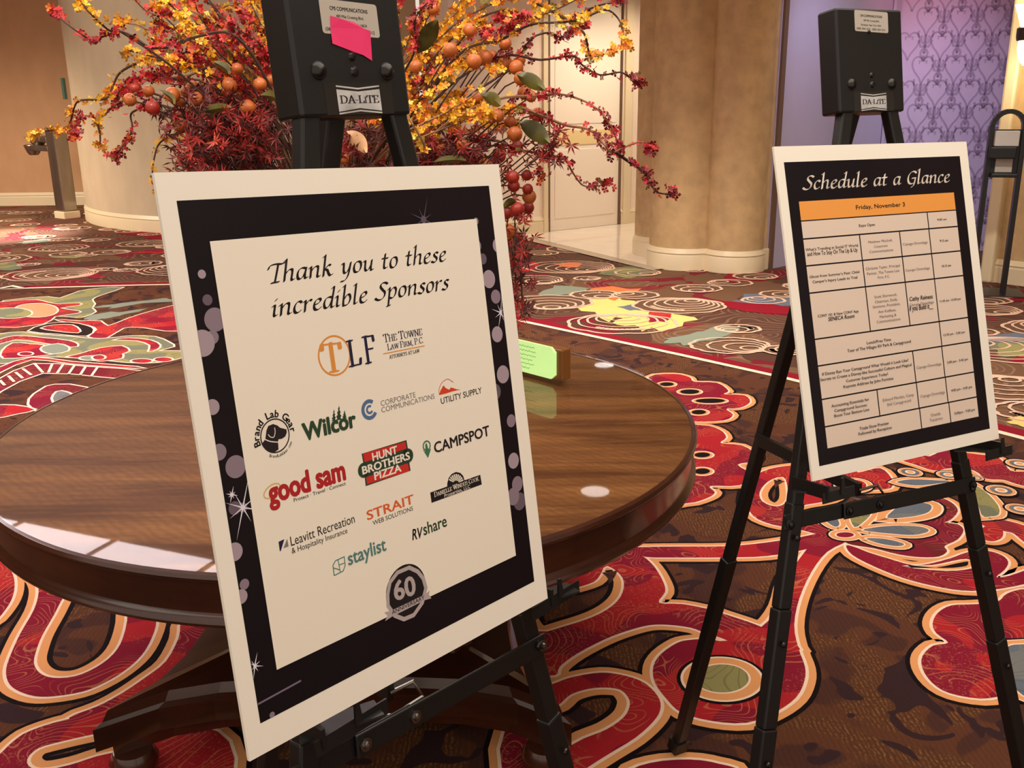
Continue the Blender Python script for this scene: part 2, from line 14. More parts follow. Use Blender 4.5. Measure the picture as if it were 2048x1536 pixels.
SHP = [('law','gold','ring',[(205.7,450.7),(210,475.1)],2.5),('law','gold','line',[(286.1,440),(362.2,439.1)],1.4),('corp','blue','arc',[(250,371.8),(251.9,382.7)],5.2,50,330),('corp','blue','arc',[(250.3,371.8),(251.1,376.3)],3.2,50,330),('util','rust','line',[(378.6,366.3),(379,373.9),(384.5,381.3),(392,384.8),(399.9,385.1),(408.8,378.9)],1),('util','rust','fill',[(378,366.4),(380.9,371.5),(388.5,378.4),(392.9,373.4),(399.2,370.1),(402.1,372.8),(407.3,371),(412.9,368.2),(421.6,366.1),(404.6,366.7),(392.6,366.1)],0),('camp','leaf','ring',[(342.2,301.4),(343.3,307.9)],2.2),('camp','leaf','fill',[(333.6,298.6),(337.6,294.5),(345.1,294.5),(350.1,296.1),(341.7,284.1)],0),('camp','leaf','fill',[(337.7,295.5),(339.4,299.3),(339.4,302.8),(341.9,306.4),(343.6,301.8),(343.9,298.3),(345.1,294.5)],0),('pizza','dkgreen','fill',[(227.1,317.9),(306.7,317.9),(307.4,303.4),(227.8,303.3)],0),('pizza','red','fill',[(229.4,317.6),(304,316),(304.8,303.6),(230.3,305.2)],0),('pizza','dkgreen','fill',[(226.9,288.5),(306.4,287.9),(306.7,274.9),(226.4,274.6)],0),('pizza','red','fill',[(229.2,288.3),(303.7,286.1),(304.1,274.9),(229,276.5)],0),('pizza','dkgreen','line',[(227,295.9),(305.2,296.4)],20),('prop','black','fill',[(337.5,235.6),(371.2,235.3),(372.5,240.4),(376.2,246.6),(382.9,250.6),(392,251.4),(400.4,247.8),(405.5,241.9),(406.9,235),(440.5,234.6),(441.4,219.6),(337.6,220.5)],0),('prop','white','fill',[(384.3,237.9),(376,243.4),(377.6,245.3),(384.9,238.5)],0),('prop','white','fill',[(385.2,238.7),(378.6,246.2),(380.8,247.5),(386,239.1)],0),('prop','white','fill',[(386.4,239.2),(382,248),(384.7,248.7),(387.4,239.4)],0),('prop','white','fill',[(387.9,239.4),(386.1,248.9),(389,248.8),(388.9,239.3)],0),('prop','white','fill',[(389.4,239.2),(390.4,248.6),(393.3,247.8),(390.5,238.9)],0),('prop','white','fill',[(391,238.7),(394.6,247.2),(397.2,245.7),(391.9,238.3)],0),('prop','white','fill',[(392.3,238),(398.4,244.8),(400.6,242.8),(393.1,237.3)],0),('prop','white','fill',[(393.4,237),(401.5,241.7),(403,239.2),(394,236.2)],0),('prop','white','fill',[(394.2,235.9),(403.5,238),(404.2,235.3),(394.5,235.1)],0),('wilcor','green','fill',[(193.2,385.7),(192.9,383.5),(193.6,381.5),(192.8,379.4),(193.9,377.4),(192.7,375.3),(194.3,373.2),(192.6,371.3),(194.7,369),(186,369.8),(188.7,371.1),(187.8,373.5),(190,374.9),(189.5,377.3),(191.3,378.7),(191.3,381),(192.5,382.6)],0),('wilcor','green','fill',[(201.8,389),(201.5,386.3),(202.4,383.9),(201.4,381.3),(202.9,378.7),(201.3,376.2),(203.4,373.5),(201.2,371.1),(203.9,368.3),(192.7,369.6),(196.2,371.2),(195,374.2),(197.8,375.9),(197.2,378.8),(199.4,380.7),(199.4,383.4),(201,385.4)],0),('wilcor','green','fill',[(209.4,380.5),(209.3,379),(210,377.5),(209.4,376.1),(210.6,374.5),(209.5,373.2),(211.2,371.5),(209.6,370.3),(211.8,368.5),(203,369.4),(205.6,370.1),(204.5,371.9),(206.7,372.7),(206.1,374.4),(207.8,375.4),(207.7,377),(208.9,378)],0),('lab','ink','ring',[(101,370.4),(104.4,390.2)],1.6),('lab','ink','fill',[(81.3,365.3),(86.8,369.4),(90.2,379.3),(93.5,384),(100.7,385),(106.5,381.8),(109.5,378.5),(118.1,374.6),(118.1,370.7),(115.2,366.5),(109.9,364.7),(105,365.2),(103.8,362.5),(102.9,353.1),(96.2,351),(89.7,353.8),(83.7,359.4)],0),('lab','white','line',[(102,380.3),(101.7,374.4),(98.7,369.3),(94,370.7),(91.8,374.2)],1),('lab','white','line',[(86.2,369.5),(93.1,365.3),(104.4,361.8)],1.2),('sam','tangold','ring2',[(85.5,306.2),(97.5,310),(73.6,301.6)],2),('leav','navy','fill',[(83.5,243.5),(92.2,244.2),(84.7,231.4),(83.3,231.9)],0),('leav','slate','fill',[(96.1,243.7),(96.6,233.6),(89,233.7)],0),('stay','teal','line',[(156.7,175.9),(157.1,189.3),(162,193.8),(176.3,194.5),(175.9,183.1),(171.5,177),(156.7,175.9)],1.5),('stay','teal','line',[(166.1,193.8),(166.8,176.6)],1.2),('stay','teal','line',[(157.5,185.8),(167,179.9)],1.2),('stay','teal','line',[(166.9,186.7),(175.7,186.6)],1.2),('badge','black','disc',[(271,114.8),(277.4,151)],0),('badge','silver','fill',[(282.5,147.6),(297.9,136.3),(307.1,122.1),(309.8,106.3),(298.8,86.5),(279.2,74.6),(259.3,75.4),(242.8,87.4),(233.2,106),(235.2,122.4),(242.6,138.3),(259,147.8)],0),('badge','black','fill',[(280.6,142),(293.4,132.4),(301.1,120.6),(303.4,107.4),(294.2,90.8),(277.7,80.7),(261,81.4),(247.1,91.4),(239,107),(240.7,120.8),(246.9,134.3),(260.8,142.2)],0),('badge','silver','fill',[(228.5,99.9),(241,98.1),(302.9,98.4),(312.8,100.8),(310.3,95.8),(314.1,88.8),(301.5,90.7),(240.4,89.7),(227.3,88.2),(232.9,94)],0)]
BOK = [(38,570.6,5.1,1),(40,541.3,6.3,0.6),(45.7,518.2,13.7,0.7),(25.3,494.1,15.3,0.9),(39,499,7.9,0.8),(65.9,490.3,10.5,0.5),(24.8,421,9.1,0.9),(42.3,347,13.4,0.8),(24.1,368.6,9.7,0.7),(32.7,300,8.1,0.6),(23.3,250.1,11,0.9),(22.6,195.9,8.7,0.9),(29.6,208.7,6.4,0.8),(38.7,41.2,3.7,0.8),(495.8,602.7,5.2,0.7),(491.6,567.1,8.8,0.7),(536.3,564.3,10.6,0.9),(508.8,516.5,13.5,0.9),(519.4,489.1,10.5,0.8),(512.8,433.2,12,1),(515.3,371.7,13.6,0.9),(494.3,348.8,12,0.5),(521.7,298.6,9.9,0.8),(516.5,237.2,12.3,0.9),(519.1,199.6,12.3,0.8),(506.8,183.2,13.7,0.8),(520,171.7,13.8,0.6),(501,547.1,8.1,0.4),(472.6,442.8,4.4,0.5)]
STAR = [(43.1,297.7,34),(526.2,464,24),(390.6,611.2,30),(25.9,108.8,14),(31.6,316.4,9)]
STREAK = [(21.3,62.3),(85.4,64.8)]
BRN = [('r',[(-0.607,2.3,1.712),(-0.699,2.348,1.715),(-0.762,2.326,1.693),(-0.786,2.266,1.688),(-0.813,2.256,1.708),(-0.865,2.311,1.725),(-0.909,2.35,1.72),(-0.931,2.316,1.708),(-0.928,2.259,1.715),(-0.964,2.262,1.741),(-1.01,2.321,1.77)]),('y',[(-0.876,2.342,1.727),(-0.895,2.337,1.727),(-0.894,2.278,1.741),(-0.907,2.251,1.765),(-0.939,2.296,1.79)]),('y',[(-0.664,2.545,1.669),(-0.749,2.492,1.646),(-0.818,2.45,1.668),(-0.889,2.481,1.664),(-0.962,2.54,1.643),(-0.986,2.54,1.608),(-0.985,2.482,1.581),(-1.027,2.45,1.579),(-1.064,2.492,1.567),(-1.105,2.545,1.525),(-1.115,2.533,1.51),(-1.138,2.472,1.507),(-1.156,2.453,1.501)]),('r',[(-0.882,2.507,1.595),(-0.926,2.454,1.578),(-0.964,2.468,1.561),(-1.022,2.529,1.536),(-1.073,2.547,1.54),(-1.081,2.496,1.506),(-1.059,2.451,1.5)]),('y',[(-0.999,2.462,1.546),(-1.001,2.458,1.526),(-1.022,2.516,1.495),(-1.039,2.55,1.466)]),('r',[(-0.936,2.652,1.571),(-0.975,2.701,1.558),(-1.025,2.748,1.541),(-1.017,2.725,1.506),(-1.012,2.665,1.476),(-1.039,2.656,1.444),(-1.075,2.712,1.428)]),('y',[(-0.823,2.686,1.505),(-0.896,2.743,1.491),(-0.951,2.737,1.465),(-0.952,2.677,1.423),(-0.951,2.651,1.385),(-0.963,2.697,1.358)]),('y',[(-0.75,2.633,1.685),(-0.8,2.645,1.735),(-0.831,2.591,1.75),(-0.88,2.55,1.742),(-0.921,2.582,1.756),(-0.985,2.64,1.767)]),('r',[(-0.699,2.549,1.705),(-0.72,2.506,1.738),(-0.725,2.454,1.768),(-0.776,2.469,1.781),(-0.845,2.53,1.775),(-0.886,2.547,1.788),(-0.897,2.495,1.818)]),('r',[(-0.539,2.321,1.714),(-0.561,2.262,1.742),(-0.579,2.259,1.772),(-0.609,2.316,1.798)]),('r',[(-0.621,2.673,1.648),(-0.678,2.652,1.685),(-0.782,2.702,1.688),(-0.862,2.749,1.697),(-0.882,2.724,1.684),(-0.892,2.664,1.651)]),('y',[(-0.669,2.65,1.636),(-0.737,2.687,1.706),(-0.818,2.743,1.715),(-0.882,2.736,1.722),(-0.914,2.676,1.719)]),('r',[(-0.723,2.573,1.659),(-0.819,2.633,1.637),(-0.888,2.645,1.632),(-0.933,2.59,1.626),(-0.965,2.55,1.608),(-0.992,2.583,1.59)]),('r',[(-0.821,2.721,1.626),(-0.898,2.749,1.615),(-0.947,2.705,1.64),(-0.982,2.654,1.627),(-1.017,2.67,1.603)]),('y',[(-0.704,2.85,1.809),(-0.778,2.82,1.814),(-0.819,2.761,1.766),(-0.842,2.759,1.792),(-0.912,2.817,1.809)]),('r',[(-0.571,2.533,1.783),(-0.586,2.472,1.801),(-0.603,2.453,1.816)]),('r',[(-0.666,2.486,1.736),(-0.691,2.45,1.745),(-0.694,2.488,1.702),(-0.676,2.543,1.669)]),('y',[(-0.567,2.452,1.677),(-0.608,2.474,1.684),(-0.643,2.534,1.669),(-0.668,2.544,1.693)]),('y',[(-0.165,2.462,1.615),(-0.142,2.522,1.709),(-0.08,2.549,1.756),(-0.006,2.505,1.775),(0.053,2.453,1.754),(0.112,2.47,1.771),(0.176,2.531,1.803)]),('y',[(-0.101,2.407,1.681),(-0.019,2.45,1.704),(0.052,2.419,1.735),(0.119,2.361,1.736),(0.164,2.36,1.741),(0.226,2.418,1.766),(0.259,2.45,1.751),(0.267,2.409,1.721),(0.271,2.355,1.683)]),('y',[(0.055,2.546,1.8),(0.103,2.532,1.776),(0.16,2.471,1.737),(0.183,2.453,1.713),(0.199,2.503,1.67),(0.222,2.549,1.671),(0.256,2.523,1.676)]),('r',[(-0.022,2.742,1.63),(0.031,2.685,1.679),(0.063,2.65,1.719),(0.109,2.688,1.733),(0.138,2.744,1.724),(0.177,2.735,1.741),(0.199,2.675,1.75)]),('r',[(-0.069,2.5,1.65),(0.004,2.452,1.67),(0.077,2.475,1.659),(0.159,2.535,1.669),(0.184,2.544,1.648),(0.223,2.489,1.623),(0.267,2.45,1.628),(0.296,2.484,1.616),(0.328,2.542,1.605)]),('r',[(-0.032,2.358,1.568),(0.061,2.363,1.576),(0.111,2.423,1.58),(0.16,2.449,1.571),(0.205,2.404,1.548),(0.236,2.353,1.509),(0.256,2.371,1.468),(0.263,2.432,1.448)]),('r',[(0.025,2.255,1.552),(0.071,2.308,1.534),(0.131,2.35,1.51),(0.186,2.318,1.5),(0.216,2.26,1.468),(0.233,2.26,1.452),(0.279,2.319,1.465),(0.312,2.35,1.469),(0.325,2.308,1.454)]),('r',[(0.237,2.293,1.455),(0.284,2.346,1.423),(0.318,2.331,1.401),(0.321,2.271,1.383),(0.337,2.253,1.362),(0.379,2.304,1.353)]),('r',[(-0.048,2.538,1.47),(0.027,2.541,1.445),(0.101,2.484,1.435),(0.137,2.45,1.424),(0.158,2.489,1.391),(0.187,2.544,1.355),(0.218,2.534,1.353),(0.24,2.474,1.363)]),('r',[(-0.023,2.548,1.457),(0.039,2.499,1.441),(0.069,2.451,1.413),(0.076,2.475,1.385)]),('r',[(-0.209,2.314,1.678),(-0.202,2.257,1.738),(-0.168,2.264,1.778)]),('y',[(-0.285,2.667,1.569),(-0.216,2.655,1.631),(-0.151,2.709,1.743),(-0.112,2.75,1.82)]),('y',[(-0.198,2.251,1.517),(-0.133,2.294,1.548),(-0.066,2.346,1.591),(-0.036,2.331,1.634)]),('y',[(-0.214,2.28,1.483),(-0.16,2.339,1.503),(-0.102,2.341,1.525),(-0.059,2.283,1.542)]),('r',[(0.151,2.728,1.723),(0.191,2.748,1.779),(0.239,2.698,1.799),(0.286,2.651,1.801)]),('r',[(-0.265,2.55,1.735),(-0.272,2.513,1.779),(-0.252,2.457,1.807)]),('y',[(-0.229,2.226,1.518),(-0.189,2.166,1.571),(-0.156,2.155,1.591),(-0.126,2.21,1.622)]),('y',[(-0.175,2.079,1.472),(-0.201,2.051,1.533),(-0.214,2.095,1.557)])]
BER = [(-0.007,2.556,1.7,1),(-0.055,2.448,1.665,1),(-0.039,2.564,1.673,1),(-0.078,2.34,1.654,1),(-0.008,2.472,1.654,1),(0.019,2.414,1.641,1),(0.029,2.52,1.661,1),(0.029,2.364,1.615,1),(0.04,2.538,1.584,1),(0.054,2.456,1.575,1),(0.032,2.546,1.545,1),(0.069,2.439,1.532,1),(-0.027,2.428,1.531,1),(0.003,2.517,1.515,1),(-0.054,2.566,1.515,1),(0.014,2.412,1.489,1),(0.019,2.562,1.452,0),(0.044,2.552,1.381,0),(0.007,2.364,1.391,0),(0.01,2.472,1.361,0),(0.049,2.496,1.332,0),(0.046,2.556,1.298,0),(0.045,2.486,1.352,0),(0.017,2.353,1.317,0),(-0.012,2.444,1.299,0),(-0.004,2.443,1.253,0),(-0.174,2.445,1.775,1),(-0.229,2.56,1.753,1),(-0.217,2.407,1.645,1),(-0.208,2.376,1.5,1),(-0.215,2.451,1.529,1),(-0.197,2.48,1.543,1),(-0.066,2.555,1.561,1),(-0.106,2.466,1.551,1),(-0.247,2.387,1.576,1),(-0.246,2.552,1.456,0),(-0.214,2.443,1.461,0),(-0.197,2.489,1.46,0),(-0.164,2.439,1.452,0),(-0.111,2.374,1.467,0),(-0.107,2.493,1.427,0),(-0.026,2.513,1.432,0),(-0.058,2.368,1.42,0),(-0.4,2.435,1.436,0),(-0.074,2.41,1.574,1),(-0.133,2.363,1.679,1),(-0.087,2.375,1.723,1),(-0.734,2.561,1.635,1),(-0.786,2.541,1.607,1),(-0.638,2.416,1.645,1),(-0.635,2.505,1.606,1),(-0.567,2.33,1.609,1),(-0.739,2.549,1.609,1),(-0.794,2.454,1.573,1),(-0.799,2.525,1.594,1),(-0.735,2.389,1.578,1),(-0.899,2.414,1.578,0),(-0.845,2.407,1.56,0),(-0.939,2.563,1.604,0),(-0.857,2.427,1.598,0),(-0.797,2.445,1.518,1),(-0.745,2.559,1.514,1),(-0.77,2.546,1.478,1),(-0.66,2.419,1.609,1),(-0.553,2.397,1.619,1),(-0.672,2.522,1.58,1),(-0.604,2.347,1.558,1),(-0.798,2.418,1.588,1),(-0.199,2.539,1.67,1),(-0.17,2.549,1.64,1)]
LEAF = [(-0.203,2.3,1.669,-0.153,2.25,1.734,0.0201),(0.015,2.3,1.624,0.078,2.25,1.589,0.0165),(0.021,2.3,1.52,0.089,2.25,1.475,0.0212),(-0.065,2.3,1.58,-0.022,2.25,1.558,0.0153),(-0.703,2.3,1.549,-0.618,2.25,1.558,0.0106),(-0.662,2.3,1.659,-0.617,2.25,1.63,0.0106),(-0.789,2.3,1.599,-0.745,2.25,1.568,0.0071),(-0.375,2.3,1.504,-0.324,2.25,1.459,0.0189),(-0.562,2.3,1.585,-0.517,2.25,1.574,0.0118),(-0.242,2.3,1.657,-0.246,2.25,1.686,0.0118),(-0.177,2.3,1.432,-0.1,2.25,1.437,0.0094),(-0.02,2.3,1.321,0.012,2.25,1.344,0.0094),(-0.503,2.3,1.754,-0.507,2.25,1.771,0.0094)]
